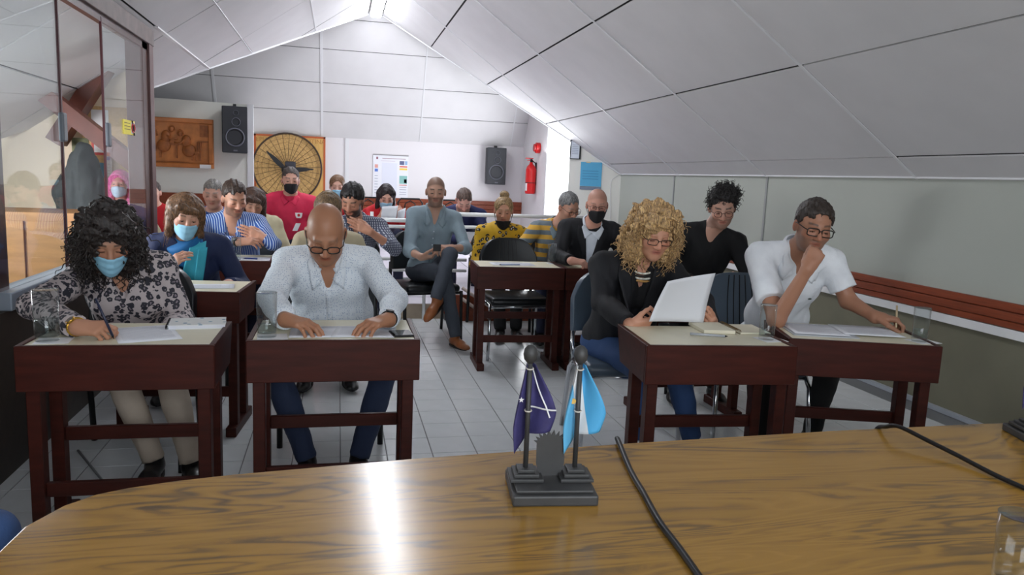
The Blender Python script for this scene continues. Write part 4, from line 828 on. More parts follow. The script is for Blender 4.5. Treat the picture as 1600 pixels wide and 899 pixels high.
def paint_head(V_, C, A, sc, o):
    L = ((V_-C)@A)/sc; x, f, u = L[:, 0], L[:, 1], L[:, 2]; ax = np.abs(x)
    base = np.array(sc_(o['skin'])); c = np.tile(base, (len(V_), 1)); near = (np.linalg.norm(L, axis=1) < .17) & (u > -.13)
    def mix(m, colr, near=near):
        nonlocal c
        m = (m*near)[:, None]; c = c*(1-m)+np.array(sc_(colr))*m
    sk = np.array(o['skin'], float)
    red = np.exp(-(((ax-.042)/.02)**2+((u+.03)/.02)**2))*(f > .03)+np.exp(-((x/.014)**2+((u+.032)/.014)**2))*(f > .08)
    mix(.35*np.clip(red, 0, 1), tuple(np.clip(sk*np.array([1.02, .8, .76]), 0, 255)))
    ears = np.exp(-((ax-.088)/.012)**2)*(np.abs(u+.01) < .05)*(np.abs(f+.01) < .04); mix(.3*ears, tuple(np.clip(sk*np.array([1.05, .78, .72]), 0, 255)))
    hc = o.get('haircol', (50, 38, 30))
    if o.get('stubble_scalp'):
        hl = u-(.068+(f-.085)*.75+.35*np.maximum(ax-.05, 0)); mix(sstep(-.008, .012, hl)*o['stubble_scalp'], hc)
    if o.get('beard'):
        st = o['beard']; bc = o.get('beardcol', hc)
        m1 = sstep(-.028, -.05, u+.25*np.maximum(.05-f, 0)-.35*np.maximum(f-.06, 0)*0)*sstep(-.02, .0, f)
        ml = sstep(.03, .04, np.hypot(ax*1.1, (u+.05)*1.0)); must = ((u < -.044) & (u > -.058) & (ax < .034)).astype(float)
        chin = sstep(-.075, -.083, u)*(ax < .035)
        side = sstep(.045, .056, ax)*sstep(.01, -.02, u)*(f > -.012)*(f < .05)
        mm = np.clip(np.maximum.reduce([m1*ml, must, chin, side*.8]), 0, 1); mix(mm*st*(f > -.015), bc)
    if not o.get('mask'):
        lip = np.exp(-((x/.024)**4+((u+.0665)/.0115)**4))*(f > .07); mix(.75*lip, o.get('lip', tuple(np.clip(sk*np.array([.86, .6, .58]), 0, 255))))
        ln = np.exp(-((x/.022)**4+((u+.0665)/.0025)**2))*(f > .07); mix(.6*ln, (70, 35, 30))
    uu = .0225+.004*np.sin((ax-.012)/.038*2.4)-.06*np.maximum(ax-.043, 0); br = np.exp(-((u-uu)/.0048)**4)*sstep(.011, .016, ax)*sstep(.054, .047, ax)*(f > .03)
    mix(br*o.get('brow', .85), o.get('browcol', hc))
    sk2 = np.exp(-(((ax-.031)/.017)**2+((u+.002)/.012)**2))*(f > .04); mix(.22*sk2, tuple(np.clip(sk*np.array([.72, .62, .6]), 0, 255)))
    lash = np.exp(-((u+.0075+.25*np.maximum(ax-.031, 0)**1)/.0034)**2)*sstep(.018, .022, ax)*sstep(.046, .042, ax)*(f > .05)
    mix(lash*.95, (34, 24, 20))
    return c
def tube_np(paths, r, n=4):  # paths (m,k,3) -> verts, quads
    m, k, _ = paths.shape; T = np.gradient(paths, axis=1); T /= np.linalg.norm(T, axis=2, keepdims=True)+1e-9
    ref = np.array([.31, .52, .79]); X = np.cross(T, ref); X /= np.linalg.norm(X, axis=2, keepdims=True)+1e-9; Y = np.cross(T, X)
    rr = (r*np.ones(k))[None, :, None]
    R = np.stack([paths+rr*(X*math.cos(2*PI*j/n)+Y*math.sin(2*PI*j/n)) for j in range(n)], 2)  # m,k,n,3
    idx = np.arange(m*k*n).reshape(m, k, n); a = idx[:, :-1]; b = idx[:, 1:]
    F = np.stack([a, np.roll(a, -1, 2), np.roll(b, -1, 2), b], -1).reshape(-1, 4)
    return R.reshape(-1, 3), F
def join_np(parts):
    V_ = []; F = []; n = 0
    for v, f in parts: V_.append(v); F.append(f+n); n += len(v)
    return np.concatenate(V_), np.concatenate(F)
def shaped(name, S, h, m, parent, org):
    v, f = S.mesh(h); return link(name, np_mesh(name, v-org, f, m), parent)
def make_hair(kind, C, A, sc, hm, parent, org, h, o):
    W_ = lambda x, f, u: C+A@(np.array([x, f, u])*sc)
    S = SDF(); E = lambda x, f, u, r, k=.015, m='u': S.ell(W_(x, f, u), np.array(r)*sc, A, k*sc, m)
    up = A[:, 2]; fw = A[:, 1]; vol = o.get('vol', 0); extra = []
    hl = o.get('hairline', 0)
    if kind in ('short', 'receding', 'quiff'):
        t = .0055+vol
        E(0, -.016, .032, (.075+t, .096+t, .088+t*1.2))
        if kind == 'quiff': E(0, .045, .095, (.058, .045, .032), .03)
        hn = wnoise(.014, 110, 17)
        def hcut(Q):
            q = ((Q-C)@A)/sc; return (.07+hl+1.05*(q[..., 1]-.078)+.3*np.maximum(np.abs(q[..., 0])-.035, 0)-q[..., 2])*.7+hn(Q)
        S.func('c', C, .3, 0, hcut)
        E(0, .105, -.01, (.054, .055, .062), .015, 's')
        for s in (-1, 1):
            if kind == 'receding': E(s*.05, .075, .09, (.028, .05, .03), .02, 's')
            S.ell(W_(s*.08, .012, -.005), np.array([.012, .018, .03])*sc, A, .01) if o.get('sideburn') else None
            E(s*.09, -.008, -.018, (.02, .026, .034), .01, 's')
        S.noise = wnoise(.0035+vol*.14, 150/sc, 3)
    elif kind == 'topcurl':
        E(0, -.016, .032, (.081, .102, .096)); S.cut(W_(0, .074, .066), A@np.array([0, .72, -.69])); E(0, .1, .0, (.058, .06, .062), .02, 's')
        for s in (-1, 1): E(s*.09, -.008, -.018, (.02, .026, .034), .01, 's')
        E(.01, .015, .105, (.062, .068, .036), .03); E(.06, .0, .085, (.034, .045, .036), .025); S.noise = wnoise(.008, 120, 4)
    elif kind in ('bob', 'long', 'tied', 'bun'):
        E(0, -.018, .028, (.086, .106, .1))
        if kind == 'bob':
            for s in (-1, 1): S.cone(W_(s*.07, .012, .035), W_(s*.083, .012, -.12), .034*sc, .026*sc, .03*sc); S.cone(W_(s*.05, -.05, .03), W_(s*.055, -.055, -.115), .055*sc, .04*sc, .03*sc)
            S.cone(W_(0, -.07, 0), W_(0, -.07, -.11), .06*sc, .045*sc, .03*sc); S.cone(W_(-.05, .07, .075), W_(.045, .082, .05), .022*sc, .016*sc, .02*sc)
            E(0, .098, -.055, (.052, .062, .085), .012, 's')
        if kind == 'long':
            for s in (-1, 1): S.cone(W_(s*.066, .0, .03), W_(s*.085, .01, -.2), .034*sc, .024*sc, .03*sc)
            S.cone(W_(0, -.07, 0), W_(0, -.085, -.2), .07*sc, .05*sc, .03*sc); E(0, .098, -.045, (.056, .06, .112), .012, 's')
        if kind in ('tied', 'bun'):
            E(0, .1, -.02, (.063, .062, .094), .012, 's'); S.cut(W_(0, -.03, -.065), A@np.array([0, .35, -.94]))
            for s in (-1, 1): E(s*.094, -.006, -.022, (.022, .03, .04), .01, 's')
        if kind == 'bun': E(0, -.035, .135, (.042, .042, .034), .012); 
        S.noise = wnoise(.004, 160, 5, (1, 1, .25))
    elif kind == 'curly':
        vx, vz, dn = o.get('curl', (.125, .12, .16))
        E(0, -.03, .02, (vx, .125, vz)); E(-.055, -.03, -.07, (vx*.68, .09, dn*.7), .04); E(.055, -.03, -.07, (vx*.68, .09, dn*.7), .04)
        E(0, .055, .07, (.085, .05, .045), .03)
        E(0, .115, -.05, (.068, .085, .098), .015, 's'); E(0, .1, -.14, (.065, .1, .06), .02, 's')
        S.noise = wnoise(.022, 75, 6)
    v, f = S.mesh(h); parts = [(v, f)]
    if kind in ('curly', 'topcurl', 'bun', 'long', 'bob', 'tied') and o.get('strands', 0):
        n = o['strands']; r = np.random.RandomState(11); idx = r.randint(0, len(v), n); P0 = v[idx]; Lc = ((P0-C)@A)/sc
        nd = P0-W_(0, -.02, .0); nd /= np.linalg.norm(nd, axis=1, keepdims=True); k = 16; t = np.linspace(0, 1, k)[None, :, None]
        if kind in ('curly', 'topcurl'):
            ln = o.get('slen', .09)*(.5+r.rand(n))[:, None, None]*(1 if kind == 'curly' else .6); dirn = nd*(.1 if kind == 'curly' else .5)+np.array([0, 0, -1.0])*(.9 if kind == 'curly' else -.1)+r.normal(size=(n, 3))*.22
            dirn /= np.linalg.norm(dirn, axis=1, keepdims=True); a1 = np.cross(dirn, np.array([.2, .9, .3])); a1 /= np.linalg.norm(a1, axis=1, keepdims=True); a2 = np.cross(dirn, a1)
            ph = r.rand(n)[:, None, None]*6.28+t*(9+7*r.rand(n)[:, None, None]); rad = .008*(.5+r.rand(n))[:, None, None]*(.4+.6*t)
            paths = P0[:, None]-nd[:, None]*.006+dirn[:, None]*ln*t+rad*(a1[:, None]*np.cos(ph)+a2[:, None]*np.sin(ph))
            Lq = ((paths-C)@A)/sc; keepm = ~((Lq[..., 1] > .045) & (Lq[..., 2] < .05) & (Lq[..., 2] > -.16) & (np.abs(Lq[..., 0]) < .07)).any(1)
            paths = paths[keepm]; parts.append(tube_np(paths, np.linspace(.0034, .0012, k), 4))
        else:
            ln = .05*(.4+r.rand(n))[:, None, None]; dirn = -up[None]*1.0+nd*.12+r.normal(size=(n, 3))*.1
            paths = (P0[:, None]-nd[:, None]*.002+dirn[:, None]*ln*t); Lp = ((paths[:, -1]-C)@A)/sc
            keepm = ~((Lp[:, 1] > .06) & (np.abs(Lp[:, 0]) < .06)) & ~((Lc[:, 1] > .06) & (Lc[:, 2] < .06)); paths = paths[keepm]
            if len(paths): parts.append(tube_np(paths, np.linspace(.0016, .0006, k), 3 if False else 4))
    v, f = join_np(parts); return link('hair', np_mesh('hair', v-org, f, hm), parent)
def make_mask(C, A, sc, m, parent, org, low=0.0, cloth=False, mname='face_mask'):
    def fn(i, j):
        a = i*2-1; ua = -.022-low-(.102-low*.35)*j
        wd = .066-.012*j*j if not cloth else .07-.016*j
        x = a*wd; prof = .121-.012*j+.006*math.sin(j*PI)-(.010 if cloth else .004)*(1-j)**2*0
        f = prof-.062*abs(a)**2.2-.006*(1-j)*(abs(a) > .3)
        if low > .03: f -= .008
        f += (0 if cloth else .0022*math.sin(j*PI*6)*(1-a*a)); u = ua-.012*abs(a)**1.6*(1-j)+.022*abs(a)**1.6*j
        if cloth: f += .010*math.exp(-(a/.12)**2)*math.exp(-((j-.25)/.3)**2)
        return tuple(C+A@(np.array([x, f, u])*sc)-org)
    g = MB().grid(fn, 18, 14).build(mname, m, parent, smooth=True, solid=.002)
    lm = MATS['mask_loop'] if not cloth else m
    for s in (-1, 1):
        i = 0 if s < 0 else 1; e = C+A@(np.array([s*.085, -.022, .004])*sc)-org
        p0 = np.array(fn(i, .05)); p1 = np.array(fn(i, .9)); eb = C+A@(np.array([s*.087, -.03, -.03])*sc)-org
        MB().tube([p0, p0*.45+e*.55, e, eb, p1*.5+eb*.5, p1], .0018*sc, 5).build('ear_loop', lm, g, smooth=True)
    return g
def make_glasses(C, A, sc, parent, org, m, rx=.024, ry=.017, rnd=2.6, drop=0.0, th=.0019):
    T = lambda x, f, u: C+A@(np.array([x, f, u])*sc)-org
    t = empty('glasses', (0, 0, 0), 0, parent) if False else None
    fr = MB()
    for s in (-1, 1):
        pts = []
        for k in range(28):
            a = 2*PI*k/28; ca, sa = math.cos(a), math.sin(a); x = rx*math.copysign(abs(ca)**(2/rnd), ca); y = ry*math.copysign(abs(sa)**(2/rnd), sa)
            pts.append(T(s*.033+x, .104-.1*max(0, abs(s*.033+x)-.03), y-.003-drop))
        fr.tube(pts, th*sc, 6, closed=True)
        fr.tube([T(s*(.033+rx), .100, .004-drop), T(s*.072, .085, .006-drop*.7), T(s*.082, -.005, .006-drop*.2), T(s*.084, -.03, -.01)], th*.9*sc, 5)
    fr.tube([T(-.033+rx, .104, .002-drop), T(0, .109, .006-drop), T(.033-rx, .104, .002-drop)], th*sc, 5)
    g = fr.build('glasses', m, parent, smooth=True)
    for s in (-1, 1):
        MB().add([T(s*.033+rx*.96*math.copysign(abs(math.cos(a))**(2/rnd), math.cos(a)), .1035, ry*.96*math.copysign(abs(math.sin(a))**(2/rnd), math.sin(a))-.003-drop) for a in np.linspace(0, 2*PI, 24, endpoint=False)], [tuple(range(24))]).build('lens', MATS['lens'], g)
    return g
def make_collar(N, ex, tf, t, m, parent, org, r=.072, spread=.045, drop=.055, open_=.05, lean=0):
    mb = MB()
    for s in (-1, 1):
        def fn(i, j):
            a = i*PI*.97; rad = r*(1+.05*math.cos(a)); x = s*math.sin(a); y = -math.cos(a)  # a=0 back ... pi front
            fr = sstep(.5, 1, i)
            base = N+ex*x*rad+tf*(y*rad*.95)+t*(.045-.075*fr+.01)
            out = ex*x+tf*y
            if j < .5: return tuple(base+out*.002*j-org+tf*open_*.2*fr+ex*s*open_*.35*fr)
            jj = (j-.5)*2
            return tuple(base+tf*open_*.2*fr+ex*s*open_*.35*fr+out*(.010+.008*jj)*1.0+(-t*.038*jj*(1+.9*fr)+ex*s*spread*fr*jj+tf*.012*fr*jj)-org)
        mb.grid(fn, 14, 6)
    return mb.build('collar', m, parent, smooth=True, solid=.003)
def strip(S, pts_fn, nu, nv, direction, org, name, m, parent, off=.003, solid=.003):
    g = np.array([pts_fn(i/nu, j/nv) for j in range(nv+1) for i in range(nu+1)]); q = S.project(g, direction, off=off)-org
    F = [(j*(nu+1)+i, j*(nu+1)+i+1, (j+1)*(nu+1)+i+1, (j+1)*(nu+1)+i) for j in range(nv) for i in range(nu)]
    return MB().add(q, F).build(name, m, parent, smooth=True, solid=solid)
def collar_flaps(S, N, ex, tf, t, m, parent, org, neck):
    vb = -.07 if neck in ('open', 'v') else -.03; gap = .022 if neck in ('open', 'v') else .004
    for s in (-1, 1):
        def fn(i, j):  # i along the neckline, side -> front ; j inner -> outer edge
            a = np.array([.068*(1-i)**.8+gap*i, .022*(1-i)**1.4+vb*i]); b = np.array([.088*(1-i)+(gap+.05)*i, .0*(1-i)+(vb-.045)*i]); q = a*(1-j)+b*j
            return N+ex*s*q[0]+t*q[1]+tf*.12
        strip(S, fn, 10, 4, -tf, org, 'collar_flap', m, parent, .009, .004)
def shoe(parent, org, ank, d, m, sole, L=.26, hm='shoe', tilt=0.0):
    d = nrm(d); z = vec(0, 0, 1); side = nrm(np.cross(z, d)); upv = nrm(np.cross(d, side)); A = np.stack([side, d, upv], 1)
    S = SDF(); b = ank-upv*.075
    S.cone(b+upv*.038-d*.035, b+upv*.034+d*(L*.36), .037, .036, .02); S.ell(b+upv*.022+d*(L*.5), (.043, .085, .03), A, .03); S.cone(ank-upv*.02-d*.01, ank+upv*.015-d*.012, .04, .038, .02)
    S.cut(b+upv*.012, -upv); o = shaped(hm, S, .008, m, parent, org)
    pts = [b+d*(math.cos(a)*L*.5+L*.18)+side*math.sin(a)*(.042-.006*math.cos(a)) for a in np.linspace(0, 2*PI, 24, endpoint=False)]
    MB().prism([p-org for p in pts], upv*.014).build('sole', sole, o)
    return o
SEATED = dict()
def person(label, P, N, C, by=0, head=(0, 0, 0), arms=None, h=.005, skin=(200, 150, 125), hair=None, haircol=(50, 38, 30), top='shirt_white', sleeve=('long', 'long'), pants='p_navy', sw=.185, bulk=1.0, belly=0.0, female=False, sc=1.0, ho=None, ha=None, knees=None, ankles=None, shoes='leather_black', legs=True, neck='round', collar=None, off=.012, group=None, topname='shirt', legh=.013, toph=None, shoe_dirs=None, hsc=1.0, wr=1.0):
    P, N, C = (np.array(q, float) for q in (P, N, C)); org = vec(P[0], P[1], 0)
    root = thing('person', label, 'person', org, 0, group)
    y = math.radians(by); f = vec(math.sin(y), -math.cos(y), 0); ex = vec(math.cos(y), math.sin(y), 0); up = vec(0, 0, 1)
    t = nrm(N-P); L = np.linalg.norm(N-P); exo = nrm(ex-(ex@t)*t); tf = np.cross(exo, t); tf = tf if tf@f > 0 else -tf
    T = np.stack([exo, tf, t], 1)
    A = head_axes(by+head[0], head[1], head[2])
    ho = dict(ho or {}); ho.setdefault('skin', skin); ho.setdefault('haircol', haircol)
    shs = [N+exo*s*sw*sc-t*.058-tf*.005 for s in (-1, 1)]
    ar = []
    for i, s in enumerate((-1, 1)):
        a = dict((arms or {}).get(s) or dict(wrist=P+ex*s*.16+f*.32+up*.08, d=f*.8-ex*s*.5, n=-up, hint=ex*s*.6-f*.3-up*.6))
        Wp = np.array(a['wrist'], float); el = np.array(a['elbow'], float) if 'elbow' in a else two_bone(shs[i], Wp, .29*sc, .25*sc, a.get('hint', ex*s*.5-f*.2-up*.8))
        a.update(w=Wp, e=el, s=s); ar.append(a)
    # ---- body: head, neck, chest, arms and hands in one surface
    def torso(S, o, lower=True):
        if lower: S.ell(P+t*.03, (.165*bulk+o, .125*bulk+o, .13), T, .05); S.ell(P+t*L*.33+tf*(.01+belly*.5), (.148*bulk+belly*.4+o, .112*bulk+belly*.7+o, .16), T, .06)
        S.ell(P+t*L*.68, (.158*bulk+o, .112*bulk+o*.9, .18), T, .06)
        S.cone(shs[0]*.85+shs[1]*.15, shs[0]*.15+shs[1]*.85, .055+o, .055+o, .05)
        for i, s in enumerate((-1, 1)): S.cone(N+t*.004-tf*.012, shs[i]+t*.006, .044+o*.5, .045+o*.8, .04)
        if female:
            for s in (-1, 1): S.ell(P+t*L*.62+exo*s*.072+tf*.085, (.064+o*.5, .06+o*.5, .064+o*.5), T, .035)
    B = SDF(); torso(B, -.004, False); build_head(B, C, A, hsc, ho)
    B.cone(N-t*.03, C+A@(vec(0, -.022, -.055)*hsc), .063*(.9 if female else 1), (.048 if female else .056)*hsc, .03)
    for a, sh in zip(ar, shs):
        B.cone(sh, a['e'], .044*wr, .038*wr, .03); B.cone(a['e'], a['w'], .038*wr, .026, .02)
        hand(B, a['w'], a.get('d', a['w']-a['e']), a.get('n', -up), a['s'], a.get('pose', 'relax'), a.get('hs', 1.0)*(.92 if female else 1.0), a.get('thumb', .5))
    v, fc = B.mesh(h); body = link('body', np_mesh('body', v-org, fc, m_skin, paint_head(v, C, A, hsc, ho)), root)
    if ho.get('eyes', 0) > 0:
        for s in (-1, 1):
            ec = C+A@(vec(s*.031, .0745, -.0035)*hsc); ir = ec+A@(vec(0, .0098, -.004-ho.get('look', 0))*hsc)
            e = MB().sphere(ec-org, .0137*hsc, 12, 8).build('eye', MATS['eye_white'], root, smooth=True); MB().sphere(ir-org, .0062*hsc, 10, 6).build('iris', MATS['eye_dark'], e, smooth=True)
    # ---- clothing
    S = SDF(); torso(S, off)
    for a, sh, sl in zip(ar, shs, sleeve):
        e, w_ = a['e'], a['w']
        if sl == 'short':
            q = sh+(e-sh)*.72; S.cone(sh, q, .055*wr+off*.5, .06*wr+off*.3, .035); S.cut(q, e-sh, q, .1)
        else:
            kk = {'long': .93, 'rolled': .42, 'half': .2}[sl]; q = e+(w_-e)*kk; dd = nrm(w_-e)
            S.cone(sh, e, .052*wr+off*.6, .045*wr+off*.5, .035); S.cone(e, q+dd*.02, .045*wr+off*.5, (.034 if sl == 'long' else .044)*wr+off*.35, .02); S.cut(q, w_-e, q, .075)
    if neck == 'v': S.cone(N+tf*.085+t*.02, N+tf*.125-t*.11, .05, .012, .008, 's')
    if neck == 'jacket': S.cone(N+tf*.09+t*.02, N+tf*.16-t*.24, .062, .016, .008, 's')
    if neck == 'open': S.cone(N+tf*.085+t*.02, N+tf*.13-t*.10, .052, .022, .008, 's')
    if neck == 'round': S.ell(N+tf*.03+t*.035, (.07, .07, .035), T, .01, 's')
    wn = wnoise(.007, 25, int(abs(P[0]*100))+3, (1, 1, .6)); S.noise = wn
    body_top = shaped(topname, S, toph or max(.007, h*1.5), MATS[top], root, org)
    if collar: collar_flaps(S, N, exo, tf, t, MATS[collar], body_top, org, neck)
    if collar: make_collar(N-t*.012, exo, tf, t, MATS[collar], body_top, org, open_=.055 if neck in ('v', 'open') else .02)
    if legs:
        G = SDF(); hips = [P+ex*s*.085-up*.01 for s in (-1, 1)]; kn = knees or [P+f*.43+ex*s*.13+up*.0 for s in (-1, 1)]; kn = [np.array(q, float) for q in kn]
        an = ankles or [vec(k[0], k[1], .09)-f*.02 for k in kn]; an = [np.array(q, float) for q in an]
        G.ell(P-up*.0, (.175*bulk+.012, .14*bulk+.01, .115), np.stack([ex, f, up], 1), .04)
        for i in range(2):
            G.cone(hips[i], kn[i], .088*bulk, .064, .03); d_ = nrm(an[i]-kn[i]); G.cone(kn[i], an[i]+d_*.03, .062, .047, .03 if i == 0 else .012); G.cut(an[i], d_, an[i], .09)
        G.noise = wnoise(.004, 24, 9); shaped('trousers', G, legh, MATS[pants], root, org)
        if shoes:
            for i in range(2): shoe(root, org, an[i], (shoe_dirs[i] if shoe_dirs else f+ex*(-1, 1)[i]*.15), MATS[shoes], MATS['sole_dark'])
    if hair: make_hair(hair, C, A, hsc, hairmat('hair_%d_%d_%d' % tuple(haircol), haircol), root, org, max(.0045, h), dict(ha or {}))
    return dict(root=root, org=org, S=S, T=T, A=A, C=C, N=N, P=P, ex=exo, tf=tf, t=t, f=f, top=body_top, arms=ar, hsc=hsc, L=L)
# ------------------------------------------------------------------ clothing materials
for n_, c_, r_ in (('leather_black', (24, 23, 24), .35), ('leather_brown', (140, 84, 48), .35), ('sole_dark', (26, 23, 22), .6), ('mask_blue', (158, 214, 240), .7), ('mask_loop', (232, 236, 240), .7), ('mask_black', (22, 22, 26), .7), ('eye_white', (222, 216, 210), .25), ('eye_dark', (36, 24, 18), .2),
                   ('shirt_plain_white', (222, 230, 240), .75), ('knit_black', (20, 20, 23), .8), ('blazer_black', (24, 25, 30), .75), ('polo_white', (238, 242, 248), .75), ('polo_red', (214, 44, 82), .75), ('shirt_grey', (138, 156, 166), .75), ('navy_knit', (38, 42, 84), .8), ('jacket_navy', (30, 42, 78), .75), ('beige_jacket', (196, 184, 154), .8), ('red_top', (200, 34, 44), .75), ('blue_shirt_plain', (60, 92, 160), .75),
                   ('p_denim', (44, 56, 84), .8), ('p_black', (18, 18, 20), .8), ('p_grey', (62, 68, 78), .8), ('p_beige', (186, 172, 156), .8), ('p_navy', (38, 42, 66), .8), ('p_jeans', (48, 74, 118), .8), ('scarf_teal', (64, 178, 200), .7), ('scarf_blue', (24, 104, 164), .7), ('coat_grey', (74, 80, 82), .8)):
    mat(n_, c_, r_, var=.08 if r_ > .7 else 0, vscale=12, bump=.12 if r_ > .7 else 0, bscale=220)
mat('lens', (255, 255, 255), .03, trans=1, ior=1.05); mat('frame_black', (20, 18, 18), .3); mat('gold', (206, 160, 70), .25, .9); mat('silver', (190, 192, 196), .25, .9); mat('watch_black', (22, 22, 24), .3)
def leopard(name, base, mid, dark, scale, lo=.2, hi=.4):
    m, nt, b, mp = nodes_of(name, .7); n = nt.nodes.new('ShaderNodeTexNoise'); n.inputs['Scale'].default_value = scale*.9; nt.links.new(mp.outputs[0], n.inputs['Vector'])
    ad = nt.nodes.new('ShaderNodeVectorMath'); ad.operation = 'MULTIPLY_ADD'; nt.links.new(n.outputs['Color'], ad.inputs[0]); ad.inputs[1].default_value = (.9/scale,)*3; nt.links.new(mp.outputs[0], ad.inputs[2])
    v = nt.nodes.new('ShaderNodeTexVoronoi'); v.inputs['Scale'].default_value = scale; nt.links.new(ad.outputs[0], v.inputs['Vector'])
    n2 = nt.nodes.new('ShaderNodeTexNoise'); n2.inputs['Scale'].default_value = scale*2.2; nt.links.new(mp.outputs[0], n2.inputs['Vector'])
    d = math_(nt, 'ADD', v.outputs['Distance'], math_(nt, 'MULTIPLY_ADD', n2.outputs[0], .45, -.22))
    o = ramp(nt, d, [(0, mid), (lo, dark), (hi, base)], 'CONSTANT'); nt.links.new(o, b.inputs['Base Color']); return m
leopard('blouse_leopard', (190, 178, 178), (136, 124, 132), (44, 44, 54), 40, .2, .5); leopard('blouse_yellow', (206, 162, 22), (214, 208, 190), (28, 24, 22), 21, .14, .36)
def stripes(name, a, b_, axis, freq, duty, rough=.75, second=None):
    m, nt, b, mp = nodes_of(name, rough); s = sepxyz(nt, mp.outputs[0]); n = nt.nodes.new('ShaderNodeTexNoise'); n.inputs['Scale'].default_value = 6; nt.links.new(mp.outputs[0], n.inputs['Vector'])
    src = math_(nt, 'ADD', s[axis], math_(nt, 'MULTIPLY', n.outputs[0], .02 if axis == 0 else .012))
    if axis == 0: src = math_(nt, 'ADD', src, math_(nt, 'MULTIPLY', s[1], .55))
    fr = math_(nt, 'FRACT', math_(nt, 'MULTIPLY', src, freq)); o = ramp(nt, fr, [(0, a), (duty, b_)], 'CONSTANT')
    if second:
        fr2 = math_(nt, 'FRACT', math_(nt, 'MULTIPLY', s[2], freq)); k = math_(nt, 'GREATER_THAN', fr2, duty); o = mixc(nt, k, o, second)
    nt.links.new(o, b.inputs['Base Color']); return m
stripes('shirt_blue_stripe', (42, 82, 156), (190, 206, 228), 0, 62, .68); stripes('polo_yellow_stripe', (222, 172, 70), (112, 124, 132), 2, 12.5, .5); stripes('shirt_check', (78, 84, 104), (190, 196, 206), 0, 55, .68, second=(70, 74, 96))
m, nt, b, mp = nodes_of('shirt_dotted', .75); v = nt.nodes.new('ShaderNodeTexVoronoi'); v.inputs['Scale'].default_value = 125; v.inputs['Randomness'].default_value = .55; nt.links.new(mp.outputs[0], v.inputs['Vector'])
o = ramp(nt, v.outputs['Distance'], [(0, (166, 182, 206)), (.28, (234, 241, 248))], 'CONSTANT'); nt.links.new(o, b.inputs['Base Color'])
def watch(p, i, strap, face):
    a = p['arms'][i]; d = nrm(a['w']-a['e']); c = a['w']-d*.012-p['org']; x = nrm(np.cross(d, vec(.1, .2, 1))); y = np.cross(d, x)
    g = MB().tube([c+(x*math.cos(q)+y*math.sin(q))*.0305 for q in np.linspace(0, 2*PI, 24, endpoint=False)], .0055, 6, closed=True).build('wristwatch', strap, p['root'], smooth=True)
    n = nrm(vec(0, -.8, .6)-d*(vec(0, -.8, .6)@d)); fc = c+n*.032; MB().tube([fc-n*.003, fc+n*.006], .0165, 16).build('watch_case', strap, g, bev=.001); MB().tube([fc+n*.006, fc+n*.007], .013, 16).build('watch_dial', face, g)
def placket(p, m, top=-.09, bot=-.42, w=.014, btn=None):
    N, t, ex, tf, org = p['N'], p['t'], p['ex'], p['tf'], p['org']
    o = strip(p['S'], lambda i, j: N+t*(top+(bot-top)*j)+ex*(i*2-1)*w+tf*.1, 2, 14, -tf, org, 'placket', m, p['top'], .0035, .002)
    if btn:
        for k in range(5):
            q = p['S'].project([N+t*(top+(bot-top)*(k+.3)/5)+tf*.1], -tf, off=.007)[0]-org; MB().sphere(q, .0055, 8, 6).build('button', btn, o)
def lapels(p, m, bot=-.27):
    N, t, ex, tf, org = p['N'], p['t'], p['ex'], p['tf'], p['org']
    for s in (-1, 1):
        def fn(i, j):
            inner = .06*(1-j)+.012*j; wd = (.03+.05*math.sin(min(1, j*1.6+.25)*PI*.6))*(1-j*.75)+.004
            return N+t*(.01+(bot-.01)*j)+ex*s*(inner+wd*i)+tf*.12
        strip(p['S'], fn, 5, 12, -tf, org, 'lapel', m, p['top'], .006, .006)
# ------------------------------------------------------------------ the front row
H1, H2, H3 = .0038, .005, .0065
U = vec(0, 0, 1)
p = person('woman with dark curly hair, blue mask and leopard blouse, writing', (-.92, 3.79, .54), (-.93, 3.60, .945), (-.935, 3.45, 1.06), 8, (8, 30, 0), h=H1, skin=(190, 138, 110), haircol=(42, 34, 31), hair='curly', top='blouse_leopard', topname='blouse', pants='p_beige', female=True, sw=.155, bulk=1.0, off=.018, neck='v',
   ho=dict(mask=1), ha=dict(curl=(.118, .122, .165), strands=900, slen=.07), knees=[(-.93, 3.46, .5), (-.72, 3.44, .5)], ankles=[(-.78, 3.42, .09), (-.62, 3.38, .09)],
   arms={-1: dict(wrist=atz(122, 512, .79), elbow=(-1.17, 3.28, .80), d=(1, -.22, 0), n=(.1, .55, -.85), pose='pen'), 1: dict(wrist=(-.68, 3.30, .69), elbow=(-.69, 3.6, .68), d=(-.2, -1, 0), n=(0, 0, -1))})
make_mask(p['C'], p['A'], 1, MATS['mask_blue'], p['root'], p['org']); watch(p, 0, MATS['gold'], mat('dial_grey', (120, 110, 104), .3))
hw = p['arms'][0]['w']; pen('dark blue pen in the writing hand of the curly-haired woman', hw+vec(.125, -.035, -.035), hw+vec(.06, -.0, .105), mat('navy_pen', (34, 40, 66), .3))
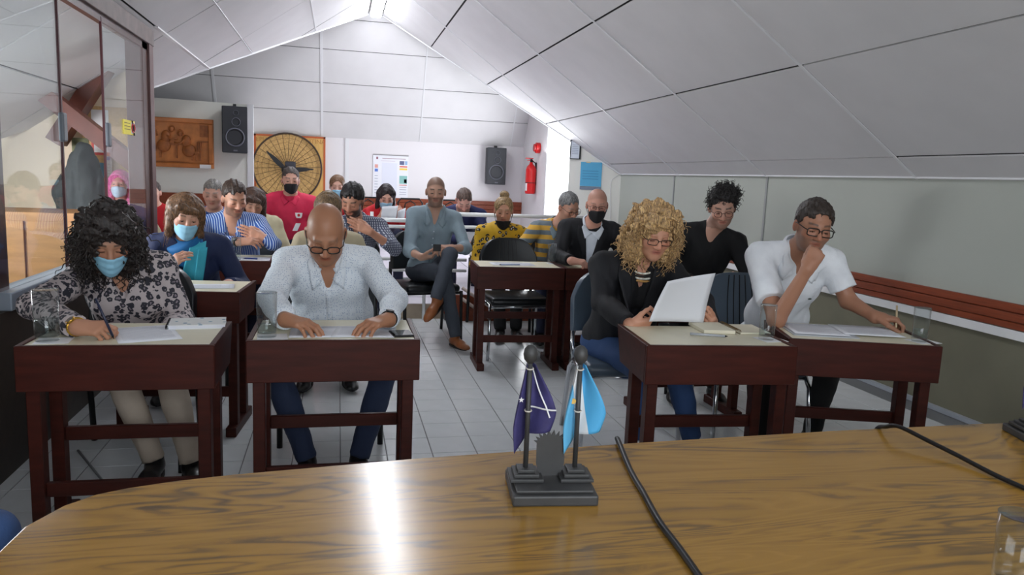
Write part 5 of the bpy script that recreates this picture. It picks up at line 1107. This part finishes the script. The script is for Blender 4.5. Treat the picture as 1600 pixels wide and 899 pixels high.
p = person('bald man in dotted white shirt and glasses reading at his desk', (-.02, 3.92, .54), (-.05, 3.60, 1.0), (-.055, 3.45, 1.105), 0, (0, 34, 0), h=H1, skin=(176, 124, 94), haircol=(96, 80, 68), top='shirt_dotted', pants='p_denim', sw=.18, bulk=1.15, belly=.05, neck='open', collar='shirt_dotted', hsc=1.06, wr=1.1, off=.014,
   ho=dict(beard=.25, beardcol=(120, 88, 70), brow=.5, jaw=1.1, face_w=1.08, stubble_scalp=0), knees=[(-.27, 3.42, .5), (.22, 3.42, .5)], ankles=[(-.13, 3.36, .09), (.1, 3.36, .09)],
   arms={-1: dict(wrist=atz(446, 500, .80), elbow=(-.285, 3.42, .81), d=(.75, -.55, -.05), n=(.1, .1, -1), pose='relax'), 1: dict(wrist=atz(607, 500, .80), elbow=(.25, 3.42, .81), d=(-.75, -.62, -.05), n=(-.1, .1, -1), pose='relax')})
make_glasses(p['C'], p['A'], 1.06, p['root'], p['org'], MATS['frame_black'], .025, .017, 2.6, .008, .0026); placket(p, MATS['shirt_dotted'], -.12, -.4); watch(p, 1, MATS['watch_black'], MATS['eye_dark'])
p = person('woman with curly blond hair, glasses and black blazer holding a sheet', (1.45, 3.72, .54), (1.465, 3.50, 1.0), (1.49, 3.40, 1.15), -8, (2, 20, -3), h=H1, skin=(206, 150, 122), haircol=(188, 150, 104), hair='curly', top='blazer_black', topname='blazer', pants='p_jeans', female=True, sw=.18, bulk=1.02, neck='v', off=.02,
   ho=dict(brow=.4, browcol=(150, 110, 80), lip=(176, 92, 84)), ha=dict(curl=(.122, .115, .13), strands=1100, slen=.06), knees=[(1.42, 3.28, .5), (1.6, 3.28, .5)], ankles=[(1.44, 3.24, .16), (1.68, 3.22, .16)], shoes=None,
   arms={-1: dict(wrist=aty(985, 508, 3.12), elbow=(1.26, 3.42, .80), d=(.95, -.3, .15), n=(-.1, .75, .65), pose='grip', thumb=.8), 1: dict(wrist=aty(1112, 508, 3.2), elbow=(1.78, 3.42, .80), d=(-.55, -.75, .3), n=(-.4, .5, .6), pose='grip', thumb=.8)})
make_glasses(p['C'], p['A'], 1, p['root'], p['org'], MATS['frame_black'], .025, .015, 4, .006); lapels(p, MATS['blazer_black'], -.3)
S_ = p['S']; N, t, ex, tf, org = (p[k] for k in ('N', 't', 'ex', 'tf', 'org'))
strip(S_, lambda i, j: N+t*(.0-.2*j)+ex*(i*2-1)*(.062-.03*j)+tf*.1, 8, 8, -tf, org, 'black_top', MATS['knit_black'], p['root'], .001, .004)
for k, (cl, r_) in enumerate((((226, 222, 206), .078), ((36, 34, 32), .086), ((214, 216, 206), .094), ((196, 150, 84), .1))):
    MB().tube([N+ex*r_*math.sin(a)+tf*(.022+r_*.86*math.cos(a))+t*(.03-.052*(.5+.5*math.cos(a))-.011*k)-org for a in np.linspace(-1.9, 1.9, 24)], .0055, 6).build('necklace_strand', mat('bead_%d' % k, cl, .4, var=.4, vscale=90), p['root'], smooth=True)
sh = thing('paper_sheet', 'white sheet held up by the blonde woman', 'paper', aty(1070, 470, 3.02), 0)
o3 = np.array(sh.location); TL, TR, BL, BR = (aty(*q, y)-o3 for q, y in (((1043, 440), 2.99), ((1118, 427), 3.06), ((1015, 503), 3.01), ((1100, 505), 3.08)))
MB().grid(lambda i, j: (TL*(1-i)+TR*i)*(1-j)+(BL*(1-i)+BR*i)*j+vec(0, .014*math.sin(i*PI)+.012*math.sin(j*2.6), 0), 10, 10).build('sheet', m_pap, sh, smooth=True, solid=.0007)
p = person('man in white polo and glasses resting his fist at his mouth', (2.27, 3.60, .54), (2.205, 3.28, 1.085), (2.195, 3.17, 1.215), -17, (2, 12, -6), h=H1, skin=(174, 124, 98), haircol=(46, 36, 30), hair='short', top='polo_white', topname='polo_shirt', pants='p_black', sleeve=('short', 'short'), sw=.18, bulk=1.02, neck='open', collar='polo_white', wr=1.05,
   ho=dict(beard=.5, beardcol=(110, 92, 82), eyes=.7, brow=.8), ha=dict(vol=.004), knees=[(2.0, 3.2, .5), (2.42, 3.25, .5)], ankles=[(2.05, 3.2, .09), (2.5, 3.45, .09)],
   arms={-1: dict(wrist=aty(1262, 420, 2.98), elbow=aty(1213, 500, 3.08), d=(.42, -.05, .9), n=(.5, .75, -.2), pose='fist', thumb=.9), 1: dict(wrist=atz(1368, 496, .80), elbow=aty(1325, 470, 3.2), d=(.75, -.62, .0), n=(-.2, .1, -.95), pose='pen')})
make_glasses(p['C'], p['A'], 1, p['root'], p['org'], MATS['frame_black'], .027, .0175, 4, .004, .0026); placket(p, MATS['polo_white'], -.12, -.24, .014, MATS['polo_white'])
q = p['S'].project([p['N']-p['t']*.2+p['ex']*.085+p['tf']*.1], -p['tf'], off=.006)[0]-p['org']; MB().sphere(q, (.011, .003, .004), 8, 6).build('chest_emblem', mat('emblem_dark', (60, 70, 66), .6), p['top'])
hw = p['arms'][1]['w']; pen('pale pencil in the hand of the white-polo man', hw+vec(.035, -.10, -.042), hw+vec(.085, -.03, .06), mat('pale_pencil', (206, 186, 150), .4))
# ------------------------------------------------------------------ second row
p = person('woman with brown bob, blue mask and teal scarf behind the front row', (-.9, 5.05, .54), (-.885, 4.85, .935), (-.875, 4.76, 1.09), 6, (12, 20, -4), h=H2, skin=(212, 162, 138), haircol=(108, 78, 52), hair='bob', top='jacket_navy', topname='jacket', pants='p_navy', female=True, sw=.175, off=.02, ho=dict(mask=1, eyes=.5, look=.002), ha=dict(strands=500),
   arms={-1: dict(wrist=aty(262, 418, 4.52), elbow=(-1.08, 4.72, .76), d=(.7, -.15, .65), n=(.3, .6, -.3), pose='pinch', thumb=.6), 1: dict(wrist=(-.62, 4.6, .70), d=(-.5, -.8, 0))})
make_mask(p['C'], p['A'], 1, MATS['mask_blue'], p['root'], p['org'])
N, t, ex, tf, org = (p[k] for k in ('N', 't', 'ex', 'tf', 'org'))
def loop(i, j):
    a = -PI+2*PI*i; fr = .5+.5*math.cos(a); r = .068+.05*math.sin(j*PI*.62)+.006*math.sin(9*j+3*a)
    return N+ex*r*1.02*math.sin(a)+tf*(.012+r*math.cos(a)+.02*fr*j)+t*(.065-.03*fr-(.06+.075*fr)*j+.012*math.sin(a*2+j*4))-org
MB().grid(loop, 40, 16).build('scarf_loop', MATS['scarf_blue'], p['root'], smooth=True, solid=.006)
strip(p['S'], lambda i, j: N+t*(.02-.23*j)+ex*(.065-.06*j+(i-.5)*(.085+.02*math.sin(j*3)))+tf*.12, 10, 14, -tf, org, 'scarf_end', MATS['scarf_teal'], p['root'], .03, .012)
strip(p['S'], lambda i, j: N+t*(.0-.17*j)+ex*(.09-.03*j+(i-.5)*.05)+tf*.12, 6, 10, -tf, org, 'scarf_fold', MATS['scarf_teal'], p['root'], .042, .01)
p = person('man in blue striped shirt with folded arms looking down', (-.76, 6.12, .55), (-.77, 5.9, 1.0), (-.735, 5.8, 1.155), 4, (22, 22, 4), h=H2, skin=(204, 150, 124), haircol=(62, 46, 38), hair='short', top='shirt_blue_stripe', neck='open', collar='shirt_blue_stripe', sw=.19, bulk=1.08, ho=dict(beard=.55, brow=.9), ha=dict(vol=.004, hairline=.012),
   arms={-1: dict(wrist=aty(372, 378, 5.55), elbow=(-1.02, 5.68, .84), d=(1, 0, .1), n=(0, .6, -.8)), 1: dict(wrist=aty(412, 372, 5.62), elbow=(-.45, 5.62, .84), d=(-.9, -.1, .35), n=(0, .9, -.3), pose='flat')})
watch(p, 0, MATS['watch_black'], MATS['silver'])
p = person('man in black sweater with glasses and curly top hair', (2.37, 4.75, .55), (2.375, 4.52, 1.095), (2.39, 4.42, 1.25), -16, (-6, 20, 3), h=H2, skin=(196, 150, 130), haircol=(30, 26, 26), hair='topcurl', top='knit_black', topname='sweater', pants='p_black', neck='v', sw=.19, ho=dict(beard=.45, beardcol=(60, 48, 44), brow=.95), ha=dict(strands=500, slen=.06),
   arms={-1: dict(wrist=(2.15, 4.28, .79), elbow=(2.08, 4.5, .82), d=(.4, -.9, 0), n=(0, 0, -1)), 1: dict(wrist=aty(1168, 450, 4.15), elbow=(2.62, 4.4, .80), d=(-.55, -.35, .75), n=(-.6, .3, -.2), pose='fist')})
make_glasses(p['C'], p['A'], 1, p['root'], p['org'], MATS['frame_black'], .023, .019, 2.3, .004, .0016)
p = person('bald man in black blazer and black mask writing', (1.96, 5.9, .55), (1.95, 5.66, 1.045), (1.95, 5.57, 1.205), -12, (-4, 12, 0), h=H2, skin=(206, 152, 132), haircol=(120, 96, 84), top='blazer_black', topname='blazer', pants='p_navy', neck='round', off=.02, sw=.19, ho=dict(mask=1, stubble_scalp=.3, brow=.6),
   arms={-1: dict(wrist=atz(893, 408, .80), elbow=(1.66, 5.62, .80), d=(.9, -.4, -.05), n=(0, .3, -.9), pose='pen'), 1: dict(wrist=(2.15, 5.45, .79), elbow=(2.22, 5.7, .80), d=(-.4, -.9, 0), n=(0, 0, -1))})
make_mask(p['C'], p['A'], 1, MATS['mask_black'], p['root'], p['org'], 0, True); make_glasses(p['C'], p['A'], 1, p['root'], p['org'], MATS['frame_black'], .024, .016, 2.8, .001, .0016); lapels(p, MATS['blazer_black'])
N, t, ex, tf, org = (p[k] for k in ('N', 't', 'ex', 'tf', 'org'))
strip(p['S'], lambda i, j: N+t*(-.02-.27*j)+ex*(i*2-1)*(.075-.055*j)+tf*.1, 8, 10, -tf, org, 'inner_shirt', MATS['shirt_plain_white'], p['root'], .003, .003); collar_flaps(p['S'], N, ex, tf, t, MATS['shirt_plain_white'], p['root'], org, 'round')
make_collar(N-t*.01, ex, tf, t, MATS['shirt_plain_white'], p['root'], org, .068, open_=.03)
p = person('bearded man in checked shirt with his hand on his chest', (.12, 6.3, .55), (.13, 6.02, 1.0), (.10, 5.9, 1.16), 5, (-22, 24, -4), h=H2, skin=(196, 142, 116), haircol=(30, 26, 26), hair='short', top='shirt_check', sleeve=('long', 'rolled'), collar='shirt_check', neck='open', sw=.19, ho=dict(beard=.9, brow=.95), ha=dict(vol=.012),
   arms={-1: dict(wrist=(-.05, 5.75, .76)), 1: dict(wrist=aty(578, 362, 5.72), elbow=(.42, 5.86, .80), d=(-.8, -.05, .4), n=(-.1, .9, -.2), pose='flat')})
p = person('person in beige jacket with tied light brown hair behind the bald man', (-.06, 5.25, .55), (-.06, 5.02, .955), (-.065, 4.92, 1.12), 0, (0, 25, 0), h=H3, skin=(206, 156, 130), haircol=(112, 90, 64), hair='tied', top='beige_jacket', topname='jacket', female=True, sw=.165, off=.012, ha=dict(strands=0), legs=True)
p = person('man in grey shirt sitting with crossed legs at the platform step', (.755, 6.45, .56), (.79, 6.33, 1.085), (.785, 6.28, 1.245), -4, (-2, 6, 0), h=H2, skin=(188, 146, 124), haircol=(58, 50, 46), top='shirt_grey', pants='p_grey', sleeve=('rolled', 'rolled'), neck='open', collar='shirt_grey', sw=.175, bulk=1.02, wr=1.0, ho=dict(beard=.5, eyes=.9, brow=.9, stubble_scalp=.6), shoes='leather_brown', legh=.009,
   knees=[aty(694, 428, 5.98), aty(703, 398, 5.93)], ankles=[atz(712, 527, .1), aty(681, 468, 5.85)], shoe_dirs=[(.35, -1, 0), (-.45, -.6, -.45)],
   arms={-1: dict(wrist=aty(658, 402, 6.02), elbow=aty(640, 392, 6.2), d=(.95, -.25, .05), n=(0, .3, .9), pose='grip'), 1: dict(wrist=aty(706, 388, 6.0), elbow=aty(728, 388, 6.2), d=(-.8, -.5, .1), n=(-.1, .3, -.9), pose='grip')})
placket(p, MATS['shirt_grey'], -.13, -.42, .013, MATS['shirt_plain_white'])
ph2 = thing('mobile_phone', 'dark phone held by the man with crossed legs', 'phone', aty(683, 386, 5.92)); MB().box(-.03, .03, -.006, .006, -.035, .02).build('case', m_btube, ph2, bev=.004)
p = person('woman in yellow leopard blouse with hair bun and lowered black mask', (1.45, 6.76, .54), (1.44, 6.66, .935), (1.44, 6.62, 1.09), -8, (-4, 10, 0), h=H2, skin=(200, 148, 120), haircol=(150, 122, 84), hair='bun', top='blouse_yellow', topname='blouse', pants='p_black', female=True, sw=.175, bulk=1.05, off=.018, neck='high', ho=dict(eyes=.5, look=.002), ha=dict(strands=0), knees=[(1.36, 6.36, .5), (1.52, 6.36, .5)], ankles=[(1.36, 6.2, .09), (1.50, 6.2, .09)],
   arms={-1: dict(wrist=(1.34, 6.42, .64)), 1: dict(wrist=(1.55, 6.42, .64))})
make_mask(p['C'], p['A'], 1, MATS['mask_black'], p['root'], p['org'], .05, True)
p = person('grey-haired man in yellow and grey striped polo looking aside', (1.84, 6.45, .55), (1.835, 6.2, 1.0), (1.885, 6.1, 1.16), -5, (24, 24, 4), h=H2, skin=(196, 146, 122), haircol=(112, 112, 112), hair='short', top='polo_yellow_stripe', topname='polo_shirt', sleeve=('short', 'short'), collar='shirt_grey', neck='round', sw=.19, bulk=1.05, ho=dict(brow=.6, beard=.15))
make_glasses(p['C'], p['A'], 1, p['root'], p['org'], MATS['frame_black'], .023, .015, 2.8, .006, .0018)
# ------------------------------------------------------------------ people on the platform
def rear(label, C, head, **k):
    C = np.array(C, float); A = head_axes(k.get('by', 0)+head[0], head[1], head[2]); lean = k.pop('lean', .06); base = k.pop('base', PZ)
    N = C+A@vec(0, -.03, -.105)+vec(0, .02, -.055); P = vec(N[0], N[1]+lean, max(base+.5, N[2]-.46)); k.setdefault('h', H3); k.setdefault('legh', .016); k.setdefault('toph', .011)
    return person(label, P, N, C, k.pop('by', 0), head, **k)
p = rear('man in red polo and black mask in front of the propeller panel', aty(454, 281, 7.6), (8, 6, 0), base=.14, skin=(206, 156, 136), haircol=(70, 60, 56), hair='short', top='polo_red', topname='polo_shirt', sleeve=('short', 'short'), collar='polo_red', neck='round', sw=.2, bulk=1.15, ho=dict(mask=1, eyes=.8), h=.0055)
make_mask(p['C'], p['A'], 1, MATS['mask_black'], p['root'], p['org'], 0, True)
q = p['S'].project([p['N']-p['t']*.16+p['ex']*.085+p['tf']*.1], -p['tf'], off=.02)[0]-p['org']
e = MB().prism([q+vec(x, 0, z) for x, z in ((-.034, .022), (.034, .022), (.03, -.01), (.02, -.028), (-.02, -.028), (-.03, -.01))], (0, .012, 0)).build('chest_badge', m_white, p['top']); MB().sphere(q+vec(0, -.003, 0), (.013, .004, .014), 10, 6).build('badge_crest', mat('crest_red', (190, 40, 40), .6), e)
p = rear('grey-haired person in blue half hidden behind the striped-shirt man', aty(333, 303, 6.95), (0, 10, 0), base=.0, skin=(204, 156, 136), haircol=(120, 116, 112), hair='short', top='blue_shirt_plain', sw=.19)
p = rear('brown-haired person in khaki behind the striped-shirt man\'s shoulder', aty(396, 316, 6.75), (10, 25, 0), base=.0, skin=(190, 140, 116), haircol=(70, 48, 38), hair='bob', top='beige_jacket', topname='jacket', female=True, sw=.18, off=.018)
p = rear('masked woman by the rear wall beside the propeller panel', aty(527, 291, 8.7), (0, 8, 0), skin=(214, 170, 150), haircol=(116, 86, 62), hair='tied', top='red_top', female=True, sw=.17, ho=dict(mask=1, eyes=.6))
make_mask(p['C'], p['A'], 1, MATS['mask_blue'], p['root'], p['org'])
p = rear('dark long-haired woman in red and blue mask reading papers', aty(603, 307, 8.0), (4, 24, 0), lean=.12, skin=(214, 168, 148), haircol=(40, 30, 32), hair='long', top='red_top', female=True, sw=.165, ho=dict(mask=1, eyes=.5, look=.003), h=.0055,
   arms={-1: dict(wrist=aty(594, 340, 7.78), d=(.6, -.3, .4), n=(.3, .6, .6)), 1: dict(wrist=aty(625, 340, 7.78), d=(-.3, -.3, .8), n=(-.3, .7, .3), pose='grip')})
make_mask(p['C'], p['A'], 1, MATS['mask_blue'], p['root'], p['org'])
sh = thing('paper_sheet', 'white pages held by the reading woman in red', 'paper', aty(610, 332, 7.68)); o3 = np.array(sh.location)
for k, (a, b, c_, d_) in enumerate((((597, 323), (622, 322), (595, 342), (619, 342)), ((622, 330), (634, 325), (620, 344), (632, 342)))):
    TL, TR, BL, BR = (aty(*q, 7.68+.03*k)-o3 for q in (a, b, c_, d_)); MB().grid(lambda i, j: (TL*(1-i)+TR*i)*(1-j)+(BL*(1-i)+BR*i)*j+vec(0, .03*math.sin(i*PI), 0), 8, 4).build('sheet', m_pap, sh, smooth=True, solid=.001)
p = rear('man in navy sweater bending over his paper behind the railing', aty(725, 313, 7.75), (-4, 42, 0), lean=.22, skin=(222, 168, 152), haircol=(96, 78, 70), hair='short', top='navy_knit', topname='sweater', sw=.2, bulk=1.08, ho=dict(beard=.6, beardcol=(110, 84, 74)), h=.0055,
   arms={-1: dict(wrist=aty(722, 375, 7.5)), 1: dict(wrist=aty(742, 372, 7.5), d=(-.7, -.4, -.4), pose='grip')})
sh = thing('paper_sheet', 'white page in the hand of the navy-sweatered man', 'paper', aty(734, 372, 7.42)); MB().box(-.05, .05, -.002, .002, -.07, .06).build('sheet', m_pap, sh)
p = rear('person in red almost hidden behind the partition post', aty(238, 300, 8.7), (0, 5, 0), base=.0, skin=(206, 160, 140), haircol=(60, 48, 44), hair='short', top='red_top', sw=.19)
p = rear('person with pink hair and white mask seen through the glass', aty(188, 287, 6.8), (0, 0, 0), base=.0, skin=(214, 160, 150), haircol=(226, 92, 150), hair='long', top='beige_jacket', female=True, sw=.16, ho=dict(mask=1, eyes=.8), hsc=.9)
make_mask(p['C'], p['A'], .9, mat('mask_pale', (196, 214, 236), .7), p['root'], p['org'])
p = person('person in blue jeans at the left end of the table', (-1.12, 1.28, .55), (-1.2, 1.28, 1.05), (-1.18, 1.28, 1.22), 90, (0, 5, 0), h=.008, hair='short', top='jacket_navy', pants='p_jeans', knees=[(-.70, 1.18, .56), (-.625, 1.46, .68)], ankles=[(-.72, 1.16, .09), (-.68, 1.48, .09)], ho={}, arms={-1: dict(wrist=(-.95, 1.18, .66)), 1: dict(wrist=(-.98, 1.42, .66))})
sh = thing('paper_sheet', 'small white page before the man in red polo', 'paper', aty(462, 356, 7.25)); MB().prism([(-.03, 0, -.03), (.015, 0, -.03), (.045, .02, .04), (.0, .02, .04)], (0, .002, 0)).build('sheet', m_pap, sh)
# coat on its stand behind the glass
oc = np.array(ct.location); S = SDF(); b = aty(122, 330, 7.0); tp = aty(132, 236, 7.0)
S.cone(tp, tp+vec(-.12, 0, -.35), .07, .13, .05); S.cone(tp+vec(.0, 0, -.1), tp+vec(.06, 0, -.75), .1, .15, .05); S.cone(tp+vec(-.1, 0, -.35), tp+vec(-.16, 0, -.8), .1, .12, .05); S.noise = wnoise(.012, 26, 3, (1.4, 1.4, .4))
shaped('coat', S, .014, MATS['coat_grey'], ct, oc); MB().tube([(tp[0]-oc[0], .02, 0), (tp[0]-oc[0], .02, tp[2]+.05)], .015, 8).build('stand_pole', m_btube, ct)
MB().lathe([(.2, 0), (.2, .02), (.03, .04)], 20, (tp[0]-oc[0], .02, 0)).build('stand_base', m_btube, ct)
